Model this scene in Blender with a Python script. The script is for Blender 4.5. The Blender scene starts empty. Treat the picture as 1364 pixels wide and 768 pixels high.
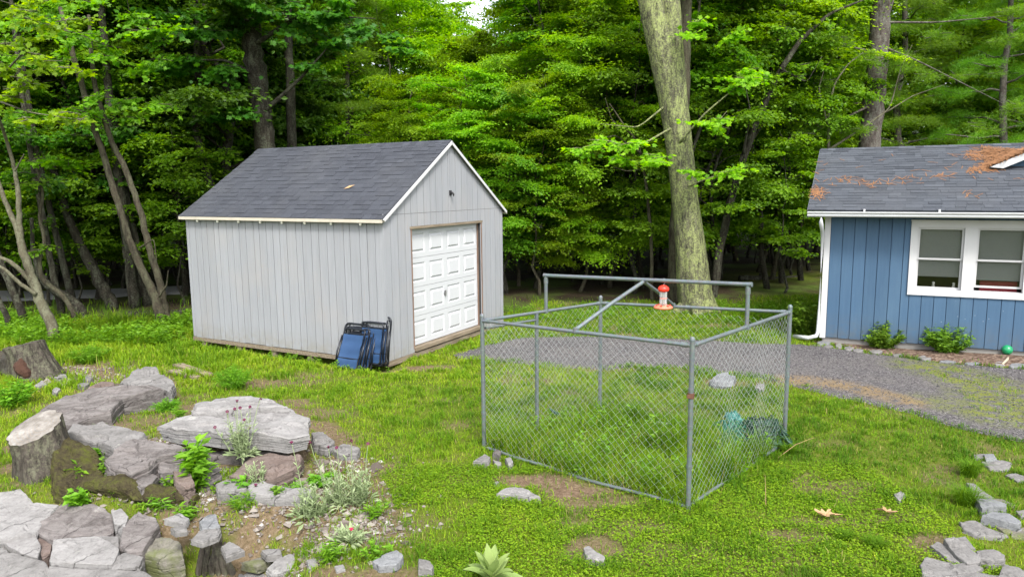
import bpy, math, random
import numpy as np
from mathutils import Matrix, Vector

SC = bpy.context.scene
COL = SC.collection
RNG = np.random.default_rng(7)
random.seed(7)
PI = math.pi

# ------------------------------------------------------------------ camera model (fitted to the two buildings)
CAM_F, CAM_TH, CAM_RO, CAM_H = 964.5, 0.1393, 0.0096, 3.0

def ray(px, py):
    u, v = px - 682.0, 384.0 - py
    c, s = math.cos(CAM_RO), math.sin(CAM_RO)
    u, v = u * c + v * s, -u * s + v * c
    return np.array([u / CAM_F, math.cos(CAM_TH) + v / CAM_F * math.sin(CAM_TH), -math.sin(CAM_TH) + v / CAM_F * math.cos(CAM_TH)])

def at_depth(px, py, Y):
    d = ray(px, py)
    return d * (Y / d[1]) + np.array([0, 0, CAM_H])

def at_z(px, py, z):
    d = ray(px, py)
    return d * ((z - CAM_H) / d[2]) + np.array([0, 0, CAM_H])

# ------------------------------------------------------------------ noise
def _hash(ix, iy, iz, seed):
    h = (ix * 374761393 + iy * 668265263 + iz * 2147483647 + seed * 974634777) & 0xFFFFFFFF
    h = ((h ^ (h >> 13)) * 1274126177) & 0xFFFFFFFF
    h = h ^ (h >> 16)
    return (h & 0xFFFF) / 65535.0

def vnoise(p, seed=0):
    p = np.asarray(p, float)
    if p.shape[-1] == 2:
        p = np.concatenate([p, np.zeros(p.shape[:-1] + (1,))], -1)
    i = np.floor(p).astype(np.int64)
    f = p - i
    f = f * f * (3 - 2 * f)
    out = 0
    for dx in (0, 1):
        for dy in (0, 1):
            for dz in (0, 1):
                w = (f[..., 0] if dx else 1 - f[..., 0]) * (f[..., 1] if dy else 1 - f[..., 1]) * (f[..., 2] if dz else 1 - f[..., 2])
                out = out + w * _hash(i[..., 0] + dx, i[..., 1] + dy, i[..., 2] + dz, seed)
    return out

def fbm(p, seed=0, octv=4):
    p = np.asarray(p, float)
    a, t, o = 0.5, 0, 0
    for k in range(octv):
        o = o + a * vnoise(p * (2 ** k), seed + k)
        t += a
        a *= 0.5
    return o / t          # 0..1

def sstep(a, b, x):
    t = np.clip((np.asarray(x, float) - a) / (b - a), 0, 1)
    return t * t * (3 - 2 * t)

# ------------------------------------------------------------------ terrain
def terrain(x, y):
    x = np.asarray(x, float); y = np.asarray(y, float)
    p = np.stack([x, y], -1)
    z = (fbm(p * 0.45, 3, 3) - 0.5) * 0.10 + (fbm(p * 2.1, 9, 2) - 0.5) * 0.03
    z = z * np.clip(1 - np.hypot(x, y - 9) / 400, 0, 1)
    z = z + 0.13 * np.exp(-(((x + 4.0) / 1.9) ** 2 + ((y - 8.2) / 1.5) ** 2))          # rock garden mound
    z = z - 0.48 * sstep(6.75, 5.9, y + 0.10 * (x + 3)) * sstep(-1.5, -2.3, x)          # the bank falls away in front of it
    tt = np.clip(((x + 2.1) * -4.26 + (y - 11.9) * 2.30) / 23.4, 0, 1)
    z = z - 0.10 * np.exp(-(np.hypot(x + 2.1 + 4.26 * tt, y - 11.9 - 2.30 * tt) / 0.30) ** 2)      # hollow along the shed foot
    far = sstep(17, 40, y)
    z = z + far * ((fbm(p * 0.08, 21, 3) - 0.5) * 1.2)
    return z

def G(px, py, dz=0.0):
    z = 0.0
    for _ in range(6):
        p = at_z(px, py, z + dz)
        z = float(terrain(p[0], p[1]))
    return np.array([p[0], p[1], z + dz])

# ------------------------------------------------------------------ mesh builder
class MB:
    def __init__(self):
        self.v, self.n, self.f = [], 0, []

    def add(self, V, F, mat=0, rnd=None):
        V = np.asarray(V, float).reshape(-1, 3)
        F = np.asarray(F, np.int64)
        if F.ndim == 1:
            F = F[None]
        self.v.append(V)
        if rnd is None:
            rnd = np.full(len(F), random.random())
        elif np.isscalar(rnd):
            rnd = np.full(len(F), float(rnd))
        self.f.append((F + self.n, mat, np.asarray(rnd, float)))
        self.n += len(V)
        return self

    def box(self, lo, hi, mat=0, rnd=None, M=None):
        x0, y0, z0 = lo; x1, y1, z1 = hi
        V = np.array([[x0, y0, z0], [x1, y0, z0], [x1, y1, z0], [x0, y1, z0], [x0, y0, z1], [x1, y0, z1], [x1, y1, z1], [x0, y1, z1]], float)
        if M is not None:
            V = V @ np.array(M)[:3, :3].T + np.array(M)[:3, 3]
        return self.add(V, [[0, 3, 2, 1], [4, 5, 6, 7], [0, 1, 5, 4], [1, 2, 6, 5], [2, 3, 7, 6], [3, 0, 4, 7]], mat, rnd)

    def prism(self, poly, d, mat=0, rnd=None):
        """poly: n x 3 planar points, extruded by vector d"""
        P = np.asarray(poly, float); n = len(P)
        V = np.vstack([P, P + np.asarray(d, float)])
        r = random.random() if rnd is None else rnd
        self.add(V, [list(range(n))[::-1]], mat, r)
        self.f.append((np.array([list(range(n, 2 * n))]) + self.n - 2 * n, mat, np.array([r])))
        q = [[i, (i + 1) % n, n + (i + 1) % n, n + i] for i in range(n)]
        self.f.append((np.array(q) + self.n - 2 * n, mat, np.full(n, r)))
        return self

    def tube(self, pts, rad, sides=8, mat=0, rnd=None, cap=True, closed=False, wob=0.0, seed=0, flute=None):
        P = np.asarray(pts, float); n = len(P)
        R = np.full(n, rad, float) if np.isscalar(rad) else np.asarray(rad, float)
        if closed:
            T = np.roll(P, -1, 0) - np.roll(P, 1, 0)
        else:
            T = np.gradient(P, axis=0)
        T /= np.linalg.norm(T, axis=1)[:, None] + 1e-12
        ref = np.array([0, 0, 1.0]) if abs(T[:, 2]).mean() < 0.8 else np.array([1.0, 0, 0])
        A = np.cross(T, ref); A /= np.linalg.norm(A, axis=1)[:, None] + 1e-12
        B = np.cross(T, A)
        th = np.linspace(0, 2 * PI, sides, endpoint=False)
        rr = R[:, None] * np.ones(sides)[None]
        if wob:
            q = np.stack([np.cos(th)[None] * np.ones(n)[:, None] * 1.3, np.sin(th)[None] * np.ones(n)[:, None] * 1.3, np.arange(n)[:, None] * 0.5 * np.ones(sides)[None]], -1)
            rr = rr * (1 + wob * (fbm(q + seed * 7.3, seed, 3) - 0.5) * 2)
        if flute is not None:
            rr = rr * flute(th[None, :], np.arange(n)[:, None] / max(1, n - 1))
        V = P[:, None] + rr[..., None] * (np.cos(th)[None, :, None] * A[:, None] + np.sin(th)[None, :, None] * B[:, None])
        i = np.arange(n if closed else n - 1)[:, None]; j = np.arange(sides)[None]
        i2 = (i + 1) % n
        F = np.stack([i * sides + j, i * sides + (j + 1) % sides, i2 * sides + (j + 1) % sides, i2 * sides + j], -1).reshape(-1, 4)
        r = random.random() if rnd is None else rnd
        base = self.n
        self.add(V.reshape(-1, 3), F, mat, r)
        if cap and not closed:
            self.f.append((np.array([list(range(sides))[::-1]]) + base, mat, np.array([r])))
            self.f.append((np.array([[(n - 1) * sides + k for k in range(sides)]]) + base, mat, np.array([r])))
        return self

    def lathe(self, prof, sides=20, mat=0, c=(0, 0, 0)):
        prof = np.asarray(prof, float); n = len(prof)
        th = np.linspace(0, 2 * PI, sides, endpoint=False)
        V = np.stack([prof[:, 0, None] * np.cos(th), prof[:, 0, None] * np.sin(th), prof[:, 1, None] * np.ones(sides)], -1) + np.asarray(c, float)
        i = np.arange(n - 1)[:, None]; j = np.arange(sides)[None]
        F = np.stack([i * sides + j, i * sides + (j + 1) % sides, (i + 1) * sides + (j + 1) % sides, (i + 1) * sides + j], -1).reshape(-1, 4)
        return self.add(V.reshape(-1, 3), F, mat)

    def build(self, name, mats, parent=None, loc=None, smooth=False, M=None):
        V = np.vstack(self.v)
        if M is not None:
            V = V @ np.array(M)[:3, :3].T + np.array(M)[:3, 3]
        if loc is not None:
            V = V - np.asarray(loc, float)
        me = bpy.data.meshes.new(name)
        me.vertices.add(len(V)); me.vertices.foreach_set('co', V.astype(np.float32).ravel())
        loops = np.concatenate([f.ravel() for f, _, _ in self.f])
        sizes = np.concatenate([np.full(len(f), f.shape[1]) for f, _, _ in self.f])
        starts = np.concatenate([[0], np.cumsum(sizes)[:-1]])
        me.loops.add(len(loops)); me.loops.foreach_set('vertex_index', loops.astype(np.int32))
        me.polygons.add(len(sizes)); me.polygons.foreach_set('loop_start', starts.astype(np.int32))
        me.polygons.foreach_set('material_index', np.concatenate([np.full(len(f), m) for f, m, _ in self.f]).astype(np.int32))
        me.polygons.foreach_set('use_smooth', np.full(len(sizes), smooth))
        a = me.attributes.new('rnd', 'FLOAT', 'FACE')
        a.data.foreach_set('value', np.concatenate([r for _, _, r in self.f]).astype(np.float32))
        me.update(calc_edges=True)
        me.validate()
        for m in (mats if isinstance(mats, (list, tuple)) else [mats]):
            me.materials.append(m)
        o = bpy.data.objects.new(name, me)
        COL.objects.link(o)
        if parent is not None:
            o.parent = parent
        elif loc is not None:
            o.location = loc
        return o

def tag(o, label=None, cat=None, group=None, kind=None):
    if label: o['label'] = label
    if cat: o['category'] = cat
    if group: o['group'] = group
    if kind: o['kind'] = kind
    return o

def thing(name, label, cat, loc=(0, 0, 0), rz=0.0, group=None, M=None):
    o = bpy.data.objects.new(name, None)
    COL.objects.link(o)
    o.empty_display_size = 0.2
    if M is not None:
        o.matrix_world = M
    else:
        o.location = loc; o.rotation_euler = (0, 0, rz)
    return tag(o, label, cat, group)

def dup(root, loc, rz=0.0, scale=1.0, label=None, group=None):
    r = root.copy(); COL.objects.link(r)
    r.location = loc; r.rotation_euler = (0, 0, rz); r.scale = (scale, scale, scale)
    if label: r['label'] = label
    if group: r['group'] = group
    for ch in list(root.children):
        c = ch.copy(); COL.objects.link(c); c.parent = r
        for g in ch.children:
            d = g.copy(); COL.objects.link(d); d.parent = c
    return r

# ------------------------------------------------------------------ materials
class NT:
    def __init__(self, name):
        self.m = bpy.data.materials.new(name)
        self.m.use_nodes = True
        self.t = self.m.node_tree
        self.t.nodes.clear()
        self.out = self.n('ShaderNodeOutputMaterial')
        self._c = None

    def n(self, typ, ins=None, **props):
        nd = self.t.nodes.new(typ)
        for k, v in props.items():
            setattr(nd, k, v)
        for k, v in (ins or {}).items():
            self.set(nd.inputs[k], v)
        return nd

    def set(self, sock, v):
        if isinstance(v, bpy.types.NodeSocket):
            self.t.links.new(v, sock)
        else:
            if isinstance(v, (tuple, list)) and len(v) == 3 and sock.type == 'RGBA':
                v = (*v, 1)
            sock.default_value = v

    def coord(self, kind='Object', scale=(1, 1, 1), rot=(0, 0, 0)):
        if self._c is None:
            self._c = self.n('ShaderNodeTexCoord')
        s = self._c.outputs[kind]
        if scale != (1, 1, 1) or rot != (0, 0, 0):
            mp = self.n('ShaderNodeMapping', {'Vector': s, 'Scale': scale, 'Rotation': rot})
            s = mp.outputs[0]
        return s

    def noise(self, scale=5, detail=4, rough=0.55, vec=None, dist=0.0):
        return self.n('ShaderNodeTexNoise', {'Vector': vec if vec is not None else self.coord(), 'Scale': scale, 'Detail': detail, 'Roughness': rough, 'Distortion': dist}).outputs[0]

    def voro(self, scale=5, vec=None, feature='F1', out='Distance', rand=1.0):
        return self.n('ShaderNodeTexVoronoi', {'Vector': vec if vec is not None else self.coord(), 'Scale': scale, 'Randomness': rand}, feature=feature).outputs[out]

    def ramp(self, fac, stops, interp='LINEAR'):
        nd = self.n('ShaderNodeValToRGB', {'Fac': fac})
        cr = nd.color_ramp
        cr.interpolation = interp
        while len(cr.elements) < len(stops):
            cr.elements.new(0.5)
        for e, (p, c) in zip(cr.elements, stops):
            e.position = p
            e.color = (*c, 1) if isinstance(c, (tuple, list)) else (c, c, c, 1)
        return nd.outputs[0]

    def mix(self, fac, a, b, blend='MIX'):
        nd = self.n('ShaderNodeMix', data_type='RGBA', blend_type=blend)
        self.set(nd.inputs[0], fac); self.set(nd.inputs[6], a); self.set(nd.inputs[7], b)
        return nd.outputs[2]

    def math(self, op, a, b=0.0, clamp=False):
        nd = self.n('ShaderNodeMath', operation=op, use_clamp=clamp)
        self.set(nd.inputs[0], a); self.set(nd.inputs[1], b)
        return nd.outputs[0]

    def attr(self, name):
        return self.n('ShaderNodeAttribute', attribute_name=name).outputs['Fac']

    def objrnd(self):
        return self.n('ShaderNodeObjectInfo').outputs['Random']

    def hsv(self, col, h=0.5, s=1.0, v=1.0):
        return self.n('ShaderNodeHueSaturation', {'Color': col, 'Hue': h, 'Saturation': s, 'Value': v}).outputs[0]

    def maprange(self, v, a, b, c, d):
        return self.n('ShaderNodeMapRange', {'Value': v, 'From Min': a, 'From Max': b, 'To Min': c, 'To Max': d}).outputs[0]

    def bump(self, h, strength=0.5, dist=0.01):
        return self.n('ShaderNodeBump', {'Height': h, 'Strength': strength, 'Distance': dist}).outputs[0]

    def pbr(self, color, rough=0.7, normal=None, metal=0.0, spec=0.35, **kw):
        ins = {'Base Color': color, 'Roughness': rough, 'Metallic': metal, 'Specular IOR Level': spec}
        if normal is not None: ins['Normal'] = normal
        ins.update(kw)
        return self.n('ShaderNodeBsdfPrincipled', ins).outputs[0]

    def done(self, shader):
        self.t.links.new(shader, self.out.inputs[0])
        return self.m

def plain(name, col, rough=0.6, metal=0.0, spec=0.35, var=0.12, scale=6.0):
    t = NT(name)
    c = t.mix(t.noise(scale, 4), tuple(x * (1 - var) for x in col), tuple(min(1, x * (1 + var)) for x in col))
    return t.done(t.pbr(c, rough, t.bump(t.noise(scale * 8, 3), 0.15, 0.004), metal, spec))

def m_leaf(name, dark, light, transl=0.42, rough=0.5, hue_var=0.014, val=(0.80, 1.25)):
    t = NT(name)
    r = t.attr('rnd')
    c = t.mix(r, dark, light)
    c = t.hsv(c, t.maprange(t.objrnd(), 0, 1, 0.5 - hue_var, 0.5 + hue_var), 1.0, t.maprange(t.objrnd(), 0, 1, *val))
    p = t.pbr(c, rough, None, 0, 0.3)
    tr = t.n('ShaderNodeBsdfTranslucent', {'Color': t.hsv(c, 0.492, 1.05, 1.5)}).outputs[0]
    return t.done(t.n('ShaderNodeMixShader', {0: transl, 1: p, 2: tr}).outputs[0])

def m_bark(name, a, b, lichen=None, lich_amt=0.5, vs=(9, 9, 1.6), bump=0.9, bd=0.03):
    t = NT(name)
    v = t.coord('Object', vs)
    n1 = t.noise(1.6, 6, 0.65, v, 0.6)
    c = t.ramp(n1, [(0.32, a), (0.62, b)])
    if lichen:
        n2 = t.noise(2.2, 6, 0.7, t.coord('Object', (3, 3, 1.3)))
        n3 = t.noise(26, 4, 0.75)
        f = t.ramp(t.math('ADD', t.math('MULTIPLY', n2, 0.45), t.math('MULTIPLY', n3, 0.55)), [(0.5 - 0.16 * lich_amt, 0.0), (0.60 - 0.12 * lich_amt, 1.0)])
        f = t.math('MULTIPLY', f, t.ramp(n1, [(0.30, 0.15), (0.5, 1.0)]))
        c = t.mix(f, c, lichen)
    return t.done(t.pbr(c, 0.9, t.bump(n1, bump, bd), 0, 0.15))

def m_rock(name, a, b, light, lich=0.35, layer=True, green=None):
    t = NT(name)
    o = t.coord('Object')
    n1 = t.noise(2.6, 7, 0.62, o, 0.7)
    c = t.ramp(n1, [(0.30, a), (0.66, b)])
    st = t.noise(3.5, 6, 0.65, t.coord('Object', (0.9, 1.8, 7), (0.16, 0.1, 0.3)), 0.9)
    cw = t.n('ShaderNodeVectorMath', {0: o, 1: t.n('ShaderNodeVectorMath', {0: t.n('ShaderNodeTexNoise', {'Vector': o, 'Scale': 3.0, 'Detail': 4.0}).outputs['Color'], 1: (.35, .35, .35)}, operation='MULTIPLY').outputs[0]}, operation='ADD').outputs[0]
    crk = t.ramp(t.n('ShaderNodeTexVoronoi', {'Vector': cw, 'Scale': 2.4, 'Randomness': 1.0}, feature='DISTANCE_TO_EDGE').outputs['Distance'], [(0.0, 1.0), (0.014, 0.0)])
    crk = t.math('MULTIPLY', crk, t.ramp(t.noise(1.9, 3, 0.5, t.coord('Object', (1, 1, 1), (0.7, 1.1, 0.3))), [(0.50, 0.0), (0.60, 1.0)]))
    c = t.mix(t.ramp(st, [(0.40, 0.0), (0.66, 0.55)]), c, light)
    fine = t.noise(38, 5, 0.7)
    c = t.mix(t.math('MULTIPLY', t.ramp(fine, [(0.45, 0.0), (0.75, 1.0)]), 0.45), c, tuple(min(1, x * 1.45) for x in b))
    c = t.mix(t.ramp(t.noise(21, 4, 0.65), [(0.28, 0.6), (0.44, 0.0)]), c, tuple(x * 0.45 for x in a))
    ln = t.noise(4.3, 5, 0.75, t.coord('Object', (1, 1, 1), (0.4, 0.2, 1.0)))
    c = t.mix(t.ramp(ln, [(0.66 - 0.12 * lich, 0.0), (0.74 - 0.10 * lich, 0.75)]), c, (0.29, 0.29, 0.255))
    c = t.mix(t.math('MULTIPLY', crk, 0.75), c, tuple(x * 0.22 for x in a))
    if green:
        gn = t.noise(3.1, 6, 0.7, t.coord('Object', (1, 1, 1), (1.0, 0.2, 0.1)))
        c = t.mix(t.ramp(gn, [(0.46, 0.0), (0.62, 0.85)]), c, green)
    h = t.math('ADD', t.math('MULTIPLY', st, 0.6), t.math('ADD', t.math('MULTIPLY', fine, 0.6), t.math('MULTIPLY', n1, 0.8)))
    h = t.math('SUBTRACT', h, t.math('MULTIPLY', crk, 0.5))
    return t.done(t.pbr(c, 0.85, t.bump(h, 0.75, 0.022), 0, 0.2))

MAT = {}
def build_materials():
    # weathered grey T1-11 siding: thin pale paint, streaked along the grain
    t = NT('weathered_grey_paint')
    st = t.noise(3.0, 6, 0.65, t.coord('Object', (9, 9, 0.55)))
    bl = t.noise(1.1, 5, 0.6)
    r = t.attr('rnd')
    c = t.ramp(st, [(0.25, (0.212, 0.220, 0.238)), (0.5, (0.240, 0.249, 0.270)), (0.78, (0.264, 0.273, 0.295))])
    c = t.mix(t.ramp(bl, [(0.5, 0.0), (0.75, 0.5)]), c, (0.285, 0.272, 0.266))
    c = t.mix(t.ramp(t.noise(5, 4, 0.7, t.coord('Object', (3, 3, 0.5))), [(0.60, 0.0), (0.74, 0.5)]), c, (0.27, 0.24, 0.225))
    c = t.hsv(c, 0.5, 0.9, t.maprange(r, 0, 1, 0.94, 1.05))
    zz = t.n('ShaderNodeSeparateXYZ', {'Vector': t.coord()}).outputs['Z']
    splash = t.math('MULTIPLY', t.maprange(zz, 0.0, 0.35, 0.5, 0.0), t.ramp(t.noise(7, 4, 0.7), [(0.35, 0.0), (0.6, 1.0)]))
    c = t.mix(splash, c, (0.20, 0.18, 0.14))
    MAT['siding'] = t.done(t.pbr(c, 0.8, t.bump(st, 0.2, 0.004), 0, 0.2))
    MAT['groove'] = plain('dark_groove', (0.030, 0.029, 0.029), 0.9)
    MAT['trim'] = plain('white_trim_paint', (0.46, 0.46, 0.465), 0.5, var=0.06)
    MAT['trim_old'] = plain('aged_cream_trim', (0.42, 0.385, 0.32), 0.7, var=0.2)
    MAT['door'] = plain('white_door_enamel', (0.43, 0.44, 0.455), 0.45, var=0.03, scale=2.0)
    t = NT('weathered_timber')
    st = t.noise(3.0, 6, 0.65, t.coord('Object', (0.9, 9, 12)))
    c = t.ramp(st, [(0.3, (0.095, 0.072, 0.048)), (0.7, (0.26, 0.215, 0.16))])
    MAT['timber'] = t.done(t.pbr(c, 0.85, t.bump(st, 0.5, 0.006), 0, 0.2))
    t = NT('brown_jamb_timber')
    st = t.noise(3.0, 6, 0.65, t.coord('Object', (9, 9, 0.8)))
    c = t.ramp(st, [(0.3, (0.10, 0.058, 0.038)), (0.7, (0.21, 0.14, 0.105))])
    MAT['jamb'] = t.done(t.pbr(c, 0.8, t.bump(st, 0.4, 0.005)))
    # asphalt shingles
    for nm, lo, hi in (('shingle', (0.022, 0.0245, 0.032), (0.050, 0.055, 0.068)), ('shingle_house', (0.022, 0.026, 0.034), (0.075, 0.084, 0.100))):
        t = NT('asphalt_' + nm)
        r = t.attr('rnd')
        g = t.noise(170, 3, 0.7)
        c = t.mix(r, lo, hi)
        c = t.mix(t.ramp(g, [(0.45, 0.0), (0.7, 0.5)]), c, (0.115, 0.12, 0.135))
        c = t.mix(t.ramp(t.noise(0.9, 5, 0.6), [(0.45, 0.0), (0.75, 0.35)]), c, (0.075, 0.076, 0.08))
        MAT[nm] = t.done(t.pbr(c, 0.92, t.bump(g, 0.6, 0.006), 0, 0.2))
    # blue house siding
    t = NT('blue_house_paint')
    st = t.noise(3.2, 5, 0.6, t.coord('Object', (7, 7, 0.5)))
    c = t.mix(st, (0.034, 0.078, 0.142), (0.052, 0.108, 0.182))
    sp = t.voro(9, t.coord('Object'))
    c = t.mix(t.math('MULTIPLY', t.ramp(sp, [(0.05, 1.0), (0.09, 0.0)]), t.ramp(t.noise(0.8, 3), [(0.55, 0.0), (0.65, 0.6)])), c, (0.32, 0.36, 0.4))
    c = t.hsv(c, 0.5, 0.95, t.maprange(t.attr('rnd'), 0, 1, 0.93, 1.07))
    zb = t.n('ShaderNodeSeparateXYZ', {'Vector': t.coord()}).outputs['Z']
    sb = t.math('MULTIPLY', t.maprange(zb, 0.0, 0.5, 0.55, 0.0), t.ramp(t.noise(6, 5, 0.7), [(0.35, 0.0), (0.62, 1.0)]))
    c = t.mix(t.math('MAXIMUM', sb, 0.0), c, (0.085, 0.09, 0.088))
    c = t.mix(t.ramp(t.noise(1.4, 5, 0.65, t.coord('Object', (1, 1, 0.35))), [(0.5, 0.0), (0.75, 0.35)]), c, (0.085, 0.145, 0.205))
    MAT['blue'] = t.done(t.pbr(c, 0.6, t.bump(st, 0.3, 0.004), 0, 0.25))
    MAT['blue_groove'] = plain('dark_blue_groove', (0.02, 0.042, 0.085), 0.9)
    MAT['concrete'] = plain('old_concrete', (0.20, 0.19, 0.18), 0.9, var=0.25)
    MAT['gutter'] = plain('white_aluminium', (0.52, 0.53, 0.545), 0.35, var=0.05)
    MAT['black'] = plain('black_metal', (0.02, 0.02, 0.022), 0.5)
    MAT['lock'] = plain('nickel_lock', (0.35, 0.35, 0.36), 0.35, metal=0.8)
    MAT['bulb'] = plain('milky_bulb', (0.8, 0.78, 0.72), 0.3)
    MAT['room'] = plain('dark_room', (0.05, 0.048, 0.045), 0.9)
    MAT['redcloth'] = plain('red_fabric_inside', (0.22, 0.03, 0.04), 0.9)
    MAT['shade'] = plain('woven_window_shade', (0.30, 0.315, 0.305), 0.9, var=0.10, scale=30)
    t = NT('window_glass')
    fr = t.n('ShaderNodeFresnel', {'IOR': 1.5}).outputs[0]
    gl = t.n('ShaderNodeBsdfGlossy', {'Color': (0.9, 0.92, 0.92, 1), 'Roughness': 0.03}).outputs[0]
    tp = t.n('ShaderNodeBsdfTransparent', {'Color': (0.84, 0.85, 0.85, 1)}).outputs[0]
    MAT['glass'] = t.done(t.n('ShaderNodeMixShader', {0: t.math('MULTIPLY', fr, 0.8), 1: tp, 2: gl}).outputs[0])
    # galvanised steel
    t = NT('galvanised_steel')
    sp = t.voro(55, None, out='Color')
    n1 = t.noise(7, 5, 0.7)
    c = t.mix(n1, (0.105, 0.124, 0.132), (0.22, 0.25, 0.262))
    c = t.mix(0.12, c, sp, 'OVERLAY')
    c = t.mix(t.ramp(t.noise(11, 5, 0.7), [(0.66, 0.0), (0.74, 0.5)]), c, (0.25, 0.19, 0.15))
    MAT['galv'] = t.done(t.pbr(c, 0.42, None, 0.55, 0.5))
    MAT['wire'] = plain('galvanised_wire', (0.40, 0.43, 0.44), 0.45, metal=0.35)
    MAT['rust'] = plain('rusty_clamp', (0.10, 0.045, 0.028), 0.85, var=0.4)
    MAT['red'] = plain('red_plastic', (0.62, 0.035, 0.02), 0.35)
    MAT['red_faded'] = plain('faded_red_plastic', (0.66, 0.17, 0.10), 0.45)
    t = NT('clear_feeder_bottle')
    MAT['bottle'] = t.done(t.pbr((0.82, 0.78, 0.74), 0.12, None, 0, 0.5, **{'Transmission Weight': 0.8}))
    MAT['syrup'] = plain('red_label', (0.55, 0.2, 0.16), 0.6)
    MAT['net_teal'] = plain('teal_plastic_net', (0.022, 0.125, 0.085), 0.5, var=0.5)
    MAT['net_dark'] = plain('dark_green_net', (0.012, 0.045, 0.028), 0.6, var=0.4)
    MAT['net_pale'] = plain('pale_blue_plastic', (0.045, 0.19, 0.165), 0.45, var=0.5)
    t = NT('blue_sling_fabric')
    w = t.noise(160, 2)
    c = t.mix(t.noise(5, 5, 0.65), (0.010, 0.030, 0.085), (0.026, 0.068, 0.155))
    c = t.mix(t.ramp(t.noise(3.4, 5, 0.7), [(0.62, 0.0), (0.75, 0.6)]), c, (0.10, 0.17, 0.27))
    MAT['sling'] = t.done(t.pbr(c, 0.6, t.bump(w, 0.3, 0.002), 0, 0.3))
    MAT['chairtube'] = plain('dark_navy_tube', (0.010, 0.012, 0.018), 0.35, metal=0.2, spec=0.5)
    # barks
    MAT['bark_lichen'] = m_bark('lichen_oak_bark', (0.024, 0.023, 0.017), (0.13, 0.125, 0.085), (0.25, 0.285, 0.11), 0.30, (11, 11, 2.6), 1.0, 0.06)
    MAT['bark_dark'] = m_bark('dark_bark', (0.010, 0.009, 0.007), (0.034, 0.029, 0.022), (0.08, 0.085, 0.06), 0.1)
    MAT['bark_grey'] = m_bark('grey_bark', (0.019, 0.016, 0.012), (0.062, 0.051, 0.036), (0.08, 0.08, 0.05), 0.25)
    MAT['bark_pale'] = m_bark('pale_smooth_bark', (0.042, 0.037, 0.025), (0.100, 0.090, 0.060), (0.13, 0.13, 0.088), 0.25, (5, 5, 2.2), 0.4, 0.01)
    MAT['bark_pine'] = m_bark('pine_bark', (0.030, 0.024, 0.021), (0.095, 0.077, 0.070), (0.13, 0.13, 0.11), 0.15, (7, 7, 2.2))
    MAT['bark_stump'] = m_bark('stump_bark', (0.019, 0.016, 0.013), (0.080, 0.069, 0.057), (0.11, 0.11, 0.075), 0.1, (11, 11, 2.4), 1.0, 0.035)
    t = NT('mossy_bark')
    n = t.noise(9, 7, 0.75)
    c = t.ramp(n, [(0.36, (0.045, 0.035, 0.024)), (0.5, (0.075, 0.065, 0.032)), (0.68, (0.105, 0.12, 0.022))])
    MAT['moss'] = t.done(t.pbr(c, 0.95, t.bump(t.math('ADD', t.noise(30, 5, 0.7), n), 1.0, 0.06), 0, 0.1))
    t = NT('weathered_cut_wood')
    v = t.coord('Object')
    d = t.n('ShaderNodeVectorMath', {0: v, 1: (1, 1, 0)}, operation='MULTIPLY').outputs[0]
    ln = t.n('ShaderNodeVectorMath', {0: d}, operation='LENGTH').outputs['Value']
    ring = t.math('SINE', t.math('ADD', t.math('MULTIPLY', ln, 190), t.math('MULTIPLY', t.noise(5), 14)))
    c = t.ramp(t.noise(7, 6, 0.7), [(0.3, (0.08, 0.072, 0.064)), (0.5, (0.165, 0.155, 0.143)), (0.7, (0.30, 0.29, 0.275))])
    c = t.mix(t.maprange(ring, -1, 1, 0, 0.35), c, (0.22, 0.18, 0.14))
    MAT['cut'] = t.done(t.pbr(c, 0.9, t.bump(t.noise(16, 5), 0.6, 0.02), 0, 0.15))
    MAT['rot'] = plain('rotten_red_wood', (0.045, 0.021, 0.013), 0.95, var=0.5, scale=9)
    # rocks
    MAT['purple'] = m_rock('purple_slate', (0.046, 0.039, 0.037), (0.126, 0.112, 0.108), (0.235, 0.220, 0.213), 0.4)
    MAT['grey'] = m_rock('grey_slate', (0.088, 0.083, 0.080), (0.160, 0.154, 0.150), (0.225, 0.218, 0.212), 0.4)
    MAT['light'] = m_rock('pale_slate', (0.120, 0.114, 0.111), (0.200, 0.194, 0.190), (0.275, 0.268, 0.263), 0.5)
    MAT['brown'] = m_rock('brown_slate', (0.068, 0.048, 0.040), (0.128, 0.098, 0.086), (0.18, 0.15, 0.137), 0.2)
    MAT['mossy'] = m_rock('mossy_slate', (0.08, 0.073, 0.06), (0.155, 0.145, 0.122), (0.21, 0.2, 0.172), 0.4, green=(0.095, 0.11, 0.035))
    MAT['bluegrey'] = m_rock('bluegrey_slate', (0.085, 0.088, 0.092), (0.165, 0.170, 0.177), (0.235, 0.24, 0.246), 0.35)
    # leaves
    MAT['leaf_mid'] = m_leaf('maple_leaf', (0.060, 0.150, 0.006), (0.190, 0.350, 0.015), 0.58)
    MAT['leaf_bright'] = m_leaf('young_beech_leaf', (0.108, 0.235, 0.007), (0.285, 0.470, 0.018), 0.60)
    MAT['leaf_dark'] = m_leaf('dark_oak_leaf', (0.028, 0.095, 0.006), (0.082, 0.195, 0.012), 0.5)  # darker green leaf tone, mainly for the oaks
    MAT['leaf_needle'] = m_leaf('soft_pine_needle', (0.075, 0.185, 0.010), (0.175, 0.325, 0.022), 0.52, hue_var=0.015, val=(0.85, 1.2))
    MAT['leaf_far'] = m_leaf('far_wood_leaf', (0.075, 0.190, 0.012), (0.190, 0.370, 0.026), 0.58)
    MAT['leaf_shrub'] = m_leaf('shrub_leaf', (0.07, 0.17, 0.014), (0.18, 0.32, 0.028), 0.4)
    MAT['leaf_weed'] = m_leaf('weed_leaf', (0.085, 0.21, 0.010), (0.19, 0.37, 0.022), 0.45, val=(0.9, 1.1))
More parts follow.
